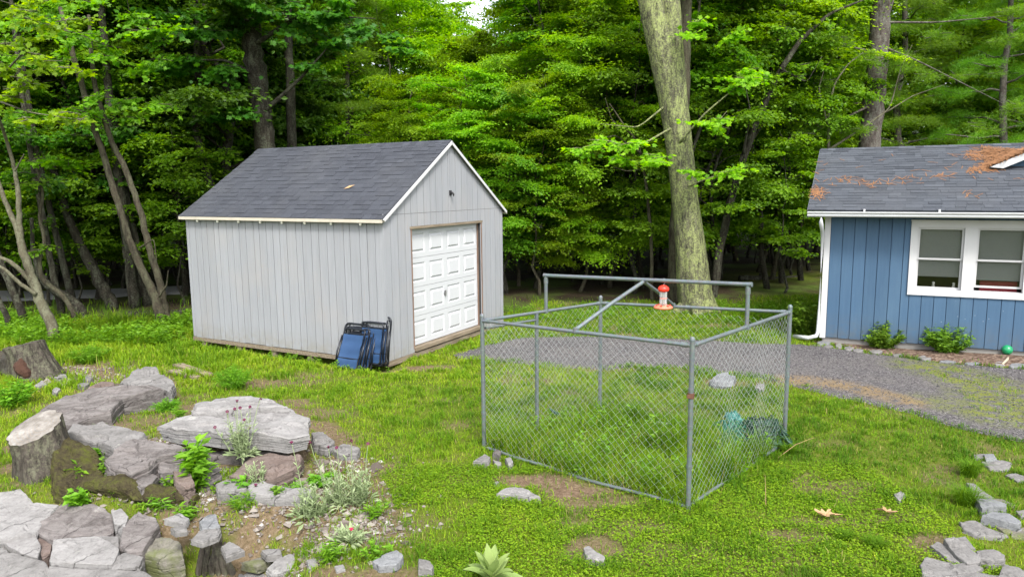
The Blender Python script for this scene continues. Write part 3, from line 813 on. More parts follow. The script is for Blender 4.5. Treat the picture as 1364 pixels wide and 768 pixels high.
def build_house():
    t = thing('blue_house', 'single storey blue board house with dark shingles and white trim', 'house', (HX, HY, HZ), HAZ)
    sl = HRISE / (HD + HO)
    w = MB()
    def back(x0, x1, z0, z1): w.box((x0, 0.004, z0), (x1, 0.09, z1), 1)
    back(0, W0 + 0.05, 0.02, HH - 0.02); back(W1 - 0.05, HW, 0.02, HH - 0.02); back(W0 + 0.05, W1 - 0.05, 0.02, WZ0 + 0.05); back(W0 + 0.05, W1 - 0.05, WZ1 - 0.05, HH - 0.02)
    x = 0.09; k = 0
    while x < HW:
        x1 = x + 0.203 + random.uniform(-0.008, 0.008); r = random.random()
        for cc in (W0 + 0.03, W1 - 0.03):
            if x + 0.02 < cc < x1 - 0.02: x1 = cc + 0.010
        segs = [(random.uniform(-0.01, 0.0), HH - 0.03)]
        if x > W0 + 0.02 and x < W1 - 0.035: segs = [(0.0, WZ0 + 0.03), (WZ1 - 0.03, HH - 0.03)]
        for z0, z1 in segs: w.box((x, -0.012, z0), (x1 - 0.010, 0.003, z1), 0, r)
        x = x1
    w.box((0.0, 0.1, 0.02), (0.09, 2 * HD, HH), 0)
    w.prism([(0.0, 0.0, HH), (0.0, 2 * HD, HH), (0.0, HD, HH + HD * sl)], (0.09, 0, 0), 0)
    w.box((HW - 0.1, 0.1, 0.02), (HW, 2 * HD, HH), 0); w.box((0.1, 2 * HD - 0.1, 0.02), (HW - 0.11, 2 * HD, HH), 0)
    w.build('wall', [MAT['blue'], MAT['blue_groove']], t)
    m = MB(); m.box((0.03, 0.02, -0.3), (HW, 2 * HD, -0.012)); m.build('foundation', MAT['concrete'], t)
    m = MB(); m.box((-0.02, -0.024, -0.02), (0.082, -0.0, HH - 0.04)); m.box((-0.024, 0.002, -0.02), (-0.002, 0.11, HH - 0.04)); m.build('corner_board', MAT['trim'], t)
    # roof
    O = np.array([-HOG, -HO, HH + 0.03]); S = np.array([0, 1, sl]); S /= np.linalg.norm(S)
    run = math.hypot(HD + HO, HRISE); Nn = np.array([0, -sl, 1]); Nn /= np.linalg.norm(Nn)
    r = MB()
    Wd = HW + HOG + 0.3
    r.prism([O, O + S * run, O + S * run + [Wd, 0, 0], O + [Wd, 0, 0]], -Nn * 0.03, 1, 0.4)
    shingles(r, O + Nn * 0.001 - S * 0.02, (1, 0, 0), S, Wd, run + 0.02, 0.128, 0, (0.12, 0.34))
    Ob = np.array([-HOG, 2 * HD + HO, HH + 0.03]); Sb = S * [1, -1, 1]; Nb = Nn * [1, -1, 1]
    r.prism([Ob, Ob + Sb * run, Ob + Sb * run + [Wd, 0, 0], Ob + [Wd, 0, 0]], -Nb * 0.03, 1, 0.4)
    shingles(r, Ob + Nb * 0.001, (1, 0, 0), Sb, Wd, run, 0.128, 0, (0.3, 0.5))
    x = -HOG
    while x < HW + 0.2:
        zr = HH + 0.03 + HRISE + 0.016
        for s in (1, -1):
            r.add([[x, HD, zr], [x + 0.2, HD, zr - 0.005], [x + 0.2, HD - s * 0.12, zr - 0.005 - 0.12 * sl], [x, HD - s * 0.12, zr - 0.12 * sl]], [[0, 1, 2, 3]], 0)
        x += 0.15
    ro = r.build('roof', [MAT['shingle_house'], MAT['shingle_house']], t)
    m = MB(); m.prism([O + [-0.02, 0, 0.0], O + S * run + [-0.02, 0, 0.0], O + S * run + [-0.02, 0, -0.15], O + [-0.02, 0.02, -0.15]], (0.018, 0, 0), 0)
    m.prism([Ob + [-0.02, 0, 0.0], Ob + Sb * run + [-0.02, 0, 0.0], Ob + Sb * run + [-0.02, 0, -0.15], Ob + [-0.02, -0.02, -0.15]], (0.018, 0, 0), 0)
    m.build('rake_trim', MAT['shingle_house'], ro)
    m = MB(); m.box((-HOG + 0.02, -HO + 0.025, HH - 0.035), (HW, -0.026, HH - 0.022)); m.build('soffit', MAT['trim'], t)
    m = MB(); m.box((-HOG, -HO - 0.002, HH - 0.10), (HW + 0.2, -HO + 0.02, HH - 0.003)); m.build('fascia', MAT['trim'], t)
    # K-style gutter with hangers
    prof = np.array([(0, -0.095), (-0.045, -0.095), (-0.06, -0.075), (-0.058, -0.05), (-0.085, -0.02), (-0.085, -0.004), (-0.077, -0.004), (-0.077, -0.02), (-0.004, -0.02)])
    m = MB(); P = [(-HOG - 0.01, -HO - 0.004 + a, HH + 0.002 + b) for a, b in prof]; m.prism(P, (HW + HOG + 0.2, 0, 0), 0)
    go = m.build('gutter', MAT['gutter'], t)
    for xx in (0.62, 1.78, 3.02, 4.3):
        m = MB(); m.box((xx, -HO - 0.07, HH + 0.0), (xx + 0.03, -HO + 0.03, HH + 0.045)); m.build('gutter_hanger', MAT['gutter'], go)
    # downspout: elbow back to the wall, down, then a long foot
    Mi = Matrix.Translation((HX, HY, HZ)) @ Matrix.Rotation(HAZ, 4, 'Z')
    tip = Mi.inverted() @ Vector(G(1058, 448, 0.03)); m = MB()
    m.tube([(-0.07, -HO - 0.03, HH - 0.07), (-0.07, -HO - 0.03, HH - 0.2), (-0.055, -0.2, HH - 0.36), (-0.05, -0.06, HH - 0.46), (-0.05, -0.06, 1.2), (-0.05, -0.06, 0.1), (-0.07, -0.085, 0.02), (-0.2, -0.13, -0.025), tuple(tip)], [0.036, 0.036, 0.034, 0.034, 0.034, 0.036, 0.037, 0.04, 0.045], 10)
    m.build('downspout', MAT['gutter'], t, smooth=True)
    # window: casing > sash, pane, shade
    c = MB(); cw = 0.115; mid = (W0 + W1) / 2; mw = 0.095
    def fr(x0, x1, z0, z1, y0=-0.04, y1=0.1): c.box((x0, y0, z0), (x1, y1, z1))
    fr(W0, W0 + cw, WZ0, WZ1 ); fr(W1 - cw, W1, WZ0, WZ1); fr(mid - mw, mid + mw, WZ0 + cw, WZ1 - cw); fr(W0 + cw, W1 - cw, WZ1 - cw, WZ1, -0.038); fr(W0 + cw, W1 - cw, WZ0, WZ0 + cw, -0.038)
    c.box((W0 - 0.01, -0.05, WZ1 + 0.0015), (W1 + 0.01, -0.013, WZ1 + 0.02))
    win = c.build('window', MAT['trim'], t)
    for a, b, slip in ((W0 + cw, mid - mw, 0), (mid + mw, W1 - cw, 1)):
        z0, z1 = WZ0 + cw, WZ1 - cw; zm = z0 + (z1 - z0) * 0.475
        f = 0.035
        for nm, za, zb, yo in (('sash', zm, z1, 0.015), ('sash', z0 + (0.06 if slip else 0.0), zm + 0.03, 0.045)):
            s = MB()
            s.box((a + 0.002, yo, za), (a + f, yo + 0.028, zb)); s.box((b - f, yo, za), (b - 0.002, yo + 0.028, zb))
            s.box((a + f, yo + 0.001, zb - f), (b - f, yo + 0.028, zb)); s.box((a + f, yo + 0.001, za), (b - f, yo + 0.028, za + f))
            s.build('sash', MAT['trim'], win)
            p = MB(); p.box((a + f, yo + 0.010, za + f), (b - f, yo + 0.016, zb - f)); p.build('pane', MAT['glass'], win)
        s = MB(); zl = z0 + (0.24 if not slip else 0.21)
        n = 30; xs = np.linspace(a + 0.02, b - 0.02, n)
        s.box((a + 0.015, 0.094, zl), (b - 0.015, 0.099, z1)); s.box((a + 0.015, 0.088, zl - 0.02), (b - 0.015, 0.101, zl + 0.004))
        s.build('roller_shade', MAT['shade'], win)
        for q in ((0.42, 0.86) if not slip else (0.5,)):
            l = MB(); xx = a + (b - a) * q; zz = z0 + (0.06 if slip else 0) + f
            if not slip:
                l.lathe([(0, 0), (0.025, 0), (0.028, 0.03), (0.014, 0.05), (0.022, 0.07), (0.022, 0.10), (0, 0.105)], 10, 0, (xx, 0.13, zz - 0.02)); l.build('window_ornament', MAT['bulb'], win, smooth=True)
            else:
                l.box((xx - 0.25, 0.14, z0 - 0.02), (xx + 0.3, 0.2, z0 + 0.17)); l.build('red_cushion', MAT['redcloth'], win)
    rm = MB(); rm.box((W0 - 0.3, 1.6, 0.3), (W1 + 0.3, 1.65, HH - 0.06)); rm.box((W0 - 0.35, 0.1, 0.3), (W0 - 0.3, 1.6, HH - 0.06)); rm.box((W1 + 0.3, 0.1, 0.3), (W1 + 0.35, 1.6, HH - 0.06)); rm.box((W0 - 0.3, 0.1, 0.25), (W1 + 0.3, 1.6, 0.299)); rm.box((W0 - 0.3, 0.1, HH - 0.055), (W1 + 0.3, 1.6, HH - 0.03))
    rm.build('room', MAT['room'], t)
    # cross gable rising from the roof at the right
    R0 = np.array(Mi.inverted() @ Vector((0, 0, CAM_H)))
    d = np.array(Mi.inverted().to_3x3() @ Vector(ray(1318, 226)))
    # plane: z = HH+0.03 + sl*(y+HO)
    k = (HH + 0.03 + sl * (R0[1] + HO) - R0[2]) / (d[2] - sl * d[1]); P = R0 + d * k
    gx, gy, gz = P; half = 1.5; ds = 0.47; rise = half * ds
    yb = gy + rise / sl
    dm = MB()
    dm.prism([(gx + 0.22, gy + 0.12, gz + 0.02), (gx + 2 * half - 0.22, gy + 0.12, gz + 0.02), (gx + half, gy + 0.12, gz + rise - 0.06)], (0, 0.05, 0), 0)
    do = dm.build('dormer', MAT['blue'], ro)
    dr = MB()
    for s in (1, -1):
        x0 = gx if s == 1 else gx + 2 * half
        A = np.array([x0, gy - 0.06, gz + 0.02]); Bq = np.array([gx + half, gy - 0.06, gz + rise + 0.02])
        Cq = np.array([gx + half, yb, gz + rise + 0.02]); Dq = np.array([x0, gy + 0.02 / sl + 0.05, gz + 0.02])
        dr.prism([A, Bq, Cq, Dq], (0, 0, 0.03), 0)
        dr.prism([A + [s * 0.0, -0.02, 0.026], Bq + [0, -0.02, 0.026], Bq + [0, -0.02, -0.10], A + [s * 0.2, -0.02, 0.0]], (0, 0.02, 0), 1)
    dr.build('dormer_roof', [MAT['shingle_house'], MAT['trim']], ro)
    # fallen needles on the roof
    nd = MB(); V = []; 
    def patch(px, py, n, ru, rs):
        n = int(n * (.10 if 1090 < px < 1290 else .26)); ru *= 1.15; rs *= 1.1
        d = np.array(Mi.inverted().to_3x3() @ Vector(ray(px, py)))
        k = (HH + 0.03 + sl * (R0[1] + HO) - R0[2]) / (d[2] - sl * d[1]); P = R0 + d * k
        for _ in range(n):
            x = P[0] + random.gauss(0, ru); y = P[1] + random.gauss(0, rs)
            if x < -HOG or y < -HO or y > HD: continue
            V.append((x, y, HH + 0.046 + sl * (y + HO) + random.random() * 0.006))
    for px, py, n, ru, rs in ((1083, 258, 380, .10, .13), (1127, 240, 170, .13, .08), (1152, 246, 170, .17, .07), (1140, 243, 120, .3, .08), (1190, 242, 110, .2, .12), (1210, 240, 90, .2, .1), (1265, 235, 160, .3, .07), (1305, 207, 420, .13, .14), (1288, 260, 80, .08, .07), (1120, 215, 60, .4, .3), (1220, 225, 160, .8, .4), (1084, 232, 90, .05, .1), (1318, 222, 500, .06, .10), (1306, 226, 220, .1, .06)): patch(px, py, n, ru, rs)
    for _ in range(2600):       # thick drift along the cross gable's left slope and valley
        q = random.random() ** 0.8; x = gx + half * q * 1.0; y = gy - 0.08 + random.random() * (0.55 + 0.6 * (1 - q))
        z = max(gz + ds * (x - gx) + 0.058, HH + 0.05 + sl * (y + HO)); V.append((x - random.random() * 0.05, y, z + random.random() * 0.03))
    V = np.array(V); n = len(V); th = RNG.random(n) * PI; L = 0.05 + 0.05 * RNG.random(n)
    D = np.stack([np.cos(th), np.sin(th) * 0.9, np.sin(th) * sl], -1); Pn = np.stack([-np.sin(th), np.cos(th), np.cos(th) * sl], -1) * 0.006
    Q = np.stack([V - D * L[:, None] - Pn, V + D * L[:, None] - Pn, V + D * L[:, None] + Pn, V - D * L[:, None] + Pn], 1).reshape(-1, 3)
    nd.add(Q, np.arange(4 * n).reshape(-1, 4), 0, RNG.random(n))
    o = nd.build('pine_needle_litter', MAT['needles'], None, M=Mi)
    tag(o, 'orange fallen pine needles drifted on the blue house roof', 'pine needles', kind='stuff')
# ------------------------------------------------------------------ dog pen
PEN = {k: np.array(v, float) for k, v in dict(a=(-0.34, 8.04), b=(1.62, 6.39), c=(3.15, 8.09), d=(1.17, 9.45)).items()}
PEN_H = {'a': 1.53, 'b': 1.59, 'c': 1.585, 'd': 1.49}

def build_pen():
    t = thing('dog_pen', 'empty galvanised chain link pen with a raised ridge frame on the lawn', 'pen', (PEN['a'][0], PEN['a'][1], 0))
    off = np.array([PEN['a'][0], PEN['a'][1], 0])
    P3 = lambda k, z: np.array([PEN[k][0], PEN[k][1], z]) - off
    lerp = lambda p, q, s: p + (q - p) * s
    def dome(m, p, r):
        m.lathe([(r, -0.01), (r * 1.05, 0.0), (r * 0.9, 0.02), (r * 0.5, 0.03), (0, 0.032)], 12, 0, p)
    for k, extra in (('a', .03), ('b', .03), ('c', .035), ('d', .05)):
        m = MB(); h = PEN_H[k] + extra
        g = float(terrain(*PEN[k]))
        m.tube([P3(k, g - 0.1), P3(k, 0.5), P3(k, 1.0), P3(k, h)], 0.024, 12); dome(m, P3(k, h), 0.025)
        for z in (0.42, 0.8, 1.15): m.tube([P3(k, z), P3(k, z + 0.025)], 0.029, 12)
        p = m.build('post', MAT['galv'], t)
        if k == 'b':
            c = MB(); z = 1.08; c.tube([P3(k, z), P3(k, z + 0.05)], 0.032, 12); c.box(P3(k, z) + [-0.045, -0.04, 0.01], P3(k, z) + [-0.005, -0.02, 0.04]); c.build('clamp', MAT['rust'], p)
    # intermediate post on the left side
    m = MB(); q = lerp(P3('a', 0), P3('d', 0), .42); m.tube([q + [0, 0, -0.1], q + [0, 0, 1.0], q + [0, 0, 1.5]], 0.024, 12)
    m.tube([q + [0, -0.02, 0.0], q + [0, -.02, 1.45]], 0.012, 8); m.build('post', MAT['galv'], t)
    m = MB(); q = lerp(P3('c', 0), P3('d', 0), .5)
    for a, b in (('a', 'b'), ('b', 'c'), ('c', 'd'), ('d', 'a')):
        m = MB(); A, B = P3(a, PEN_H[a] - 0.02), P3(b, PEN_H[b] - 0.02)
        m.tube([A, lerp(A, B, .33), lerp(A, B, .66), B], 0.0195, 12)
        for e in (0.03, 0.5, 0.97): m.tube([lerp(A, B, e - .012), lerp(A, B, e + .012)], 0.0245, 12)
        m.build('top_rail', MAT['galv'], t)
    for a, b in (('a', 'b'), ('b', 'c')):
        m = MB(); A, B = PEN[a], PEN[b]; pts = []
        for s in np.linspace(0.02, 0.99, 14):
            x, y = lerp(A, B, s); pts.append(np.array([x, y, float(terrain(x, y)) + 0.025 + 0.01 * math.sin(s * 9)]) - off)
        m.tube(pts, 0.017, 10); m.build('bottom_rail', MAT['galv'], t)
    # second low rail seen at the left side
    m = MB(); m.tube([lerp(P3('a', 1.42), P3('d', 1.38), .02), lerp(P3('a', 1.42), P3('d', 1.38), .42)], 0.015, 10); m.build('top_rail', MAT['galv'], t)
    # raised ridge frame
    La, Ra = lerp(P3('a', PEN_H['a']), P3('d', PEN_H['d']), .50), lerp(P3('b', PEN_H['b']), P3('c', PEN_H['c']), .50)
    Lt, Rt = La + [0, 0, 0.42], Ra + [0, 0, 0.415]
    for p, q in ((La, Lt), (Ra, Rt)):
        m = MB(); m.tube([p + [0, 0, -0.03], q], 0.0215, 12); m.tube([p + [0, 0, -0.045], p + [0, 0, 0.0]], 0.028, 12); m.tube([q + [0, 0, -0.10], q + [0, 0, -0.03]], 0.026, 12); m.build('ridge_post', MAT['galv'], t)
    d = (Rt - Lt) / np.linalg.norm(Rt - Lt)
    m = MB(); m.tube([Lt - d * 0.03, Lt + d * 0.05, lerp(Lt, Rt, .5), Rt - d * 0.05, Rt + d * 0.04], [0.026, 0.0215, 0.0215, 0.0215, 0.026], 12); m.build('ridge_pole', MAT['galv'], t)
    apex = lerp(Lt, Rt, .53)
    fr = lerp(P3('a', PEN_H['a']), P3('b', PEN_H['b']), .50); bk = lerp(P3('d', PEN_H['d']), P3('c', PEN_H['c']), .42)
    for q in (fr, bk):
        m = MB(); m.tube([apex + [0, 0, -0.02], lerp(apex, q, .5), q], 0.0205, 12); m.tube([q + [0, 0, -0.03], q + [0, 0, 0.02]], 0.027, 10); m.build('brace', MAT['galv'], t)
    # chain link: interlocked zigzag wires
    s = 0.045
    for a, b in (('a', 'b'), ('b', 'c'), ('c', 'd'), ('d', 'a')):
        A, B = PEN[a], PEN[b]; Ld = np.linalg.norm(B - A); u = (B - A) / Ld; nrm = np.array([-u[1], u[0]])
        mb = MB(); n = int(Ld / s)
        zt = min(PEN_H[a], PEN_H[b]) - 0.03; nz = int((zt - 0.03) / 0.043)
        for i in range(n):
            k = np.arange(nz + 1)
            x = (i + 0.5) * s + np.where((k + i) % 2 == 0, -0.5, 0.5) * s * 1.04
            x = np.clip(x, 0.005, Ld - 0.005)
            z = 0.03 + k * (zt - 0.03) / nz
            sag = 0.018 * np.sin(z / zt * PI) * math.sin(i * 0.37) + 0.01 * math.sin(i * 0.11 + 2)
            o = np.where((k + i) % 2 == 0, 0.002, -0.002) + sag
            pts = np.stack([A[0] + u[0] * x + nrm[0] * o, A[1] + u[1] * x + nrm[1] * o, z + 0.008 * np.sin(x * 3.0)], -1) - off
            mb.tube(pts, 0.0013, 3, 0, 0.5, cap=False)
        mb.build('chain_link_panel', MAT['wire'], t, smooth=True)
    # hummingbird feeder under the ridge pole
    hp = None
    A, B = Lt + off, Rt + off
    best = min(np.linspace(0, 1, 400), key=lambda q: abs(project(A + (B - A) * q)[0] - 884))
    hp = A + (B - A) * best
    f = thing('hummingbird_feeder', 'red and clear hummingbird feeder hanging from the pen ridge pole', 'bird feeder', (hp[0], hp[1], hp[2]))
    f.scale = (.84, .84, .84)
    m = MB(); m.tube([(0, 0, 0.03), (0.022, 0, 0.01), (0.02, 0, -0.03), (0, 0, -0.05), (0.0, 0, -0.10)], 0.004, 6); m.build('wire_hook', MAT['wire'], f)
    m = MB(); m.lathe([(0, -0.0550), (0.03, -0.0600), (0.062, -0.0800), (0.075, -0.1050), (0.066, -0.1350), (0.045, -0.1450), (0, -0.1450)], 22); m.build('lid', MAT['red'], f, smooth=True)
    m = MB(); m.lathe([(0.045, -0.1450), (0.047, -0.1550), (0.047, -0.2950), (0.055, -0.3250), (0, -0.3270)], 22); bo = m.build('bottle', MAT['bottle'], f, smooth=True)
    m = MB(); m.lathe([(0.0478, -0.2200), (0.0485, -0.2270), (0.0478, -0.2340)], 22); m.build('label_band', MAT['syrup'], bo, smooth=True)
    m = MB(); m.lathe([(0.0, -0.3150), (0.06, -0.3200), (0.115, -0.3350), (0.125, -0.3500), (0.11, -0.3650), (0.05, -0.3750), (0, -0.3750)], 26); ba = m.build('dish', MAT['red_faded'], f, smooth=True)
    for q in range(6):
        m = MB(); an = q * PI / 3; m.lathe([(0.0, 0.012), (0.010, 0.010), (0.016, 0.0), (0.016, -0.006)], 8, 0, (0.085 * math.cos(an), 0.085 * math.sin(an), -0.3230)); m.build('feeding_port', MAT['red'], ba)
    # things lying in the pen
    p0, p1 = G(872, 562, 0.05), G(952, 576, 0.05)
    m = MB(); m.tube([p0, (p0 + p1) / 2 + [0, 0, .01], p1], 0.02, 12); o = m.build('metal_pipe', MAT['wire'], None, loc=p0)
    tag(o, 'loose grey metal pipe lying in the grass inside the pen', 'pipe')
    p0, p1 = G(732, 548, 0.10), G(757, 562, 0.03)
    m = MB(); m.tube([p0 + [0, 0, .04], (p0 + p1) / 2 + [0, 0, .03], p1], [0.016, 0.022, 0.018], 8); o = m.build('garden_stake', MAT['darkgreen_paint'], None, loc=p1)
    tag(o, 'short dark stake lying slanted in the pen grass', 'stake')
    def net(name, label, c, rx, ry, rz, mat, seed, n, w):
        mb = MB(); rg = random.Random(seed)
        for i in range(n):
            a0 = rg.uniform(0, 2 * PI); k = 26; pts = []
            for j in range(k):
                q = j / (k - 1); an = a0 + q * rg.uniform(2.2, 2.4)
                p = np.array([math.cos(an + i), math.sin(an * 1.3 + i * 2.1), 0])
                rr = (0.25 + 0.75 * float(vnoise(np.array([i * 0.7, q * 3, seed * 1.0]), seed)))
                zz = rz * (1 - 0.8 * rr * rr) * (0.35 + 0.65 * float(vnoise(np.array([i * 1.7 + 3, q * 4, 2.0 + seed]), seed)))
                pts.append((p[0] * rx * rr, p[1] * ry * rr, max(0.015, zz)))
            mb.tube(pts, w * rg.uniform(0.5, 1.3), 4, 0, rg.random(), cap=False)
        # crumpled sheet between the strands
        u = np.linspace(-1, 1, 34); gx, gy = np.meshgrid(u, u); d = np.hypot(gx, gy)
        z = rz * 0.85 * np.clip(1 - d ** 1.6, 0, 1) * (0.3 + 1.0 * fbm(np.stack([gx, gy], -1) * 3.0 + seed, seed, 4)) + 0.005
        V = np.stack([gx * rx + 0.05 * (vnoise(np.stack([gx, gy], -1) * 6, seed) - .5), gy * ry, z], -1).reshape(-1, 3); F = []
        for i in range(33):
            for j in range(33):
                if math.hypot(u[j], u[i]) < 0.92 and vnoise(np.array([i * 0.37, j * 0.37, seed]), 4) > 0.42: F.append([i * 34 + j, i * 34 + j + 1, (i + 1) * 34 + j + 1, (i + 1) * 34 + j])
        mb.add(V, F, 0, RNG.random(len(F)))
        o = mb.build(name, mat, None, M=Matrix.Translation(c), loc=c); o.location = c
        tag(o, label, 'netting')
    g = G(978, 590); net('garden_netting', 'crumpled teal plastic netting heaped inside the pen near its corner post', (g[0], g[1], g[2]), .28, .24, .33, MAT['net_teal'], 3, 70, .008)
    g = G(1010, 597); net('garden_netting', 'dark green tangled netting piled against the right hand corner post', (g[0] + .08, g[1] + 0.1, g[2]), .32, .27, .42, MAT['net_dark'], 8, 90, .009)
    g = G(976, 572); net('plastic_sheet', 'scrap of pale turquoise plastic on top of the teal netting', (g[0], g[1], g[2] + .12), .10, .10, .15, MAT['net_pale'], 5, 26, .012)

def project(p):
    p = np.asarray(p, float); z = p[2] - CAM_H
    c, s = math.cos(CAM_TH), math.sin(CAM_TH)
    zc = p[1] * c - z * s; yc = p[1] * s + z * c
    u, v = CAM_F * p[0] / zc, CAM_F * yc / zc
    u, v = u * math.cos(CAM_RO) - v * math.sin(CAM_RO), u * math.sin(CAM_RO) + v * math.cos(CAM_RO)
    return np.array([682 + u, 384 - v])

# ------------------------------------------------------------------ folded chairs
def build_chairs():
    def rr_loop(w, z0, z1, r, y, n=6):
        pts = []
        for cx, cz, a0 in ((w / 2 - r, z1 - r, 0), (-w / 2 + r, z1 - r, 90), (-w / 2 + r, z0 + r, 180), (w / 2 - r, z0 + r, 270)):
            for k in range(n):
                a = math.radians(a0 + 90 * k / (n - 1)); pts.append((cx + r * math.cos(a), y, cz + r * math.sin(a)))
        return pts
    def make(label, base, lean, shift_z=0.0):
        X = -SHED_A; Z = np.array([0, 0, 1]) * math.cos(lean) + SHED_G * math.sin(lean); Y = np.cross(Z, X)
        M = Matrix(((X[0], Y[0], Z[0], base[0]), (X[1], Y[1], Z[1], base[1]), (X[2], Y[2], Z[2], base[2]), (0, 0, 0, 1)))
        t = thing('folding_chair', label, 'folding chair', M=M, group='folding chairs stacked against the shed')
        m = MB(); m.tube(rr_loop(.52, 0.0, .80, .07, 0.0), .0155, 8, closed=True); m.build('back_frame', MAT['chairtube'], t, smooth=True)
        m = MB(); m.tube(rr_loop(.455, 0.02, .70, .06, -0.035), .0135, 8, closed=True); m.build('seat_frame', MAT['chairtube'], t, smooth=True)
        m = MB(); m.tube(rr_loop(.485, -0.01, .745, .05, 0.03), .0135, 8, closed=True); m.build('leg_frame', MAT['chairtube'], t, smooth=True)
        for z0, z1, nm in ((.20, .60, 'backrest'), (.035, .185, 'seat')):
            m = MB(); n = 14; x = np.linspace(-.212, .212, n); z = np.linspace(z0, z1, 10); gx, gz = np.meshgrid(x, z)
            yy = -0.045 + 0.018 * (1 - (gx / .212) ** 2) + 0.006 * np.sin(gz * 30)
            V = np.stack([gx, yy, gz], -1).reshape(-1, 3); V2 = V + [0, .006, 0]
            i = np.arange(9)[:, None] * n; j = np.arange(n - 1)[None]
            F = np.stack([i + j, i + j + 1, i + n + j + 1, i + n + j], -1).reshape(-1, 4)
            m.add(V, F); m.add(V2, F[:, ::-1]); m.build(nm, MAT['sling'], t, smooth=True)
        for sx in (-1, 1):
            m = MB(); m.tube([(sx * .265, -0.02, .12), (sx * .268, -0.045, .30), (sx * .265, -0.02, .58)], .014, 8); m.build('armrest', MAT['chairtube'], t, smooth=True)
        for zc in (.193, .615, .70):
            m = MB(); m.tube([(-.225, -0.033, zc), (.225, -0.033, zc)], .010, 8); m.build('crossbar', MAT['chairtube'], t)
        return t
    b0 = at_z(464, 491, -0.01)
    labs = ['frontmost folded chair of the stack, its blue sling seat in full view', 'second folded chair in the stack, just behind the front blue one',
            'middle folded chair in the stack leaning on the shed', 'fourth folded chair in the stack, behind the middle one', 'rearmost folded chair of the stack, tallest rim beside the shed corner']
    offs = [(0, -.04, .43), (0.07, .02, .39), (0.14, .10, .31), (0.34, .16, .22), (0.41, .215, .17)]
    for l, (sa, sg, ln) in zip(labs, offs):
        b = b0 - SHED_A * sa + SHED_G * sg
        b = np.array([b[0], b[1], -0.02 if ln > .25 else 0.07])
        make(l, b, ln)

# ------------------------------------------------------------------ rocks
ROCK_FOOT = []

def rock(label, poly, z, thick, mat, tilt=(0, 0), name='rock', rough=1.0, flare=0.07, group=None, cat='rock', n=56, plane=None):
    """outline in picture pixels on a plane z above the ground, given real thickness and layered slate sides"""
    poly = np.asarray(poly, float)
    c = poly.mean(0)
    if plane is not None: poly = c + (poly - c) * 1.07
    nrm = np.array([-tilt[0], -tilt[1], 1.0])
    if plane is None:
        g = G(c[0], c[1], z)
    else:
        d = ray(c[0], c[1]); o = np.array([0, 0, CAM_H]); p0 = np.array([plane[0], plane[1], plane[2] + z])
        g = o + d * (np.dot(p0 - o, nrm) / np.dot(d, nrm))
    pts = []
    for p in poly:
        d = ray(*p); o = np.array([0, 0, CAM_H])
        k = np.dot(g - o, nrm) / np.dot(d, nrm); pts.append(o + d * k)
    P = np.array(pts) - g
    ROCK_FOOT.append(np.array(pts)[:, :2])
    seed = random.randint(0, 999)
    Q = resample(np.vstack([P, P[:1]]), n + 1)[:n]
    ctr = Q.mean(0); size = np.linalg.norm(Q[:, :2] - ctr[:2], axis=1).mean()
    ang = np.linspace(0, 2 * PI, n, endpoint=False)
    jit = 1 + (fbm(np.stack([np.cos(ang) * 3, np.sin(ang) * 3], -1) + seed, seed, 4) - 0.5) * 0.16 * rough
    jit = jit + (RNG.random(n) - 0.5) * 0.022 * rough
    E = ctr + (Q - ctr) * jit[:, None]
    rings = []; amp = min(0.012, 0.045 * size) * rough
    for s in (0.02, 0.16, 0.30, 0.44, 0.57, 0.69, 0.80, 0.89, 0.955, 0.99):
        R = ctr + (E - ctr) * s
        w = R[:, :2] * 2.2 + seed * 3.1
        h = (fbm(w * 1.5, seed, 5) - 0.5) * 3.2 * amp
        stp = sstep(0.50, 0.53, fbm(R[:, :2] * np.array([3.0, 5.5]) + seed, seed + 5, 3)) * amp * 2.6
        stp += sstep(0.60, 0.62, fbm(R[:, :2] * np.array([5.0, 3.0]) + 9 + seed, seed + 8, 3)) * amp
        R = R.copy(); R[:, 2] += h + stp - amp * (1.2 if s > .98 else 0.25 if s > .93 else 0)
        rings.append(R)
    ns = max(4, min(11, int(thick / 0.022)))
    lay = np.cumsum(RNG.random(ns) + 0.35); lay /= lay[-1]
    off = 0.0
    for k in range(ns):
        lip = (RNG.random() - 0.5) * 0.085 * rough
        nz = (fbm(np.stack([np.cos(ang) * 4, np.sin(ang) * 4, np.full(n, k * 0.9)], -1) + seed, seed + 3, 3) - 0.5) * 0.09 * rough
        s = 1.0 + (lip + nz) * min(1.0, 0.30 / (size + 0.05)) + flare * lay[k]
        for dz in (0.0, 1.0):
            zz = -thick * (lay[k - 1] if k else 0) * (1 - dz) - thick * lay[k] * dz
            if dz == 0.0 and k == 0: continue
            R = ctr + (E - ctr) * s[:, None]; R = R.copy(); R[:, 2] += zz + (fbm(R[:, :2] * 5 + k, seed + k, 2) - 0.5) * 0.012
            rings.append(R)
    V = np.vstack(rings); m = len(rings)
    i = np.arange(m - 1)[:, None]; j = np.arange(n)[None]
    F = np.stack([i * n + (j + 1) % n, i * n + j, (i + 1) * n + j, (i + 1) * n + (j + 1) % n], -1).reshape(-1, 4)
    a = P[:, 0]; b = P[:, 1]
    if np.sum(a * np.roll(b, -1) - np.roll(a, -1) * b) < 0: F = F[:, ::-1]
    mb = MB(); mb.add(V, F, 0, RNG.random(len(F))); mb.add(V[:n] , [list(range(n))], 0)
    o = mb.build(name, MAT[mat]); o.location = g
    return tag(o, label, cat, group)

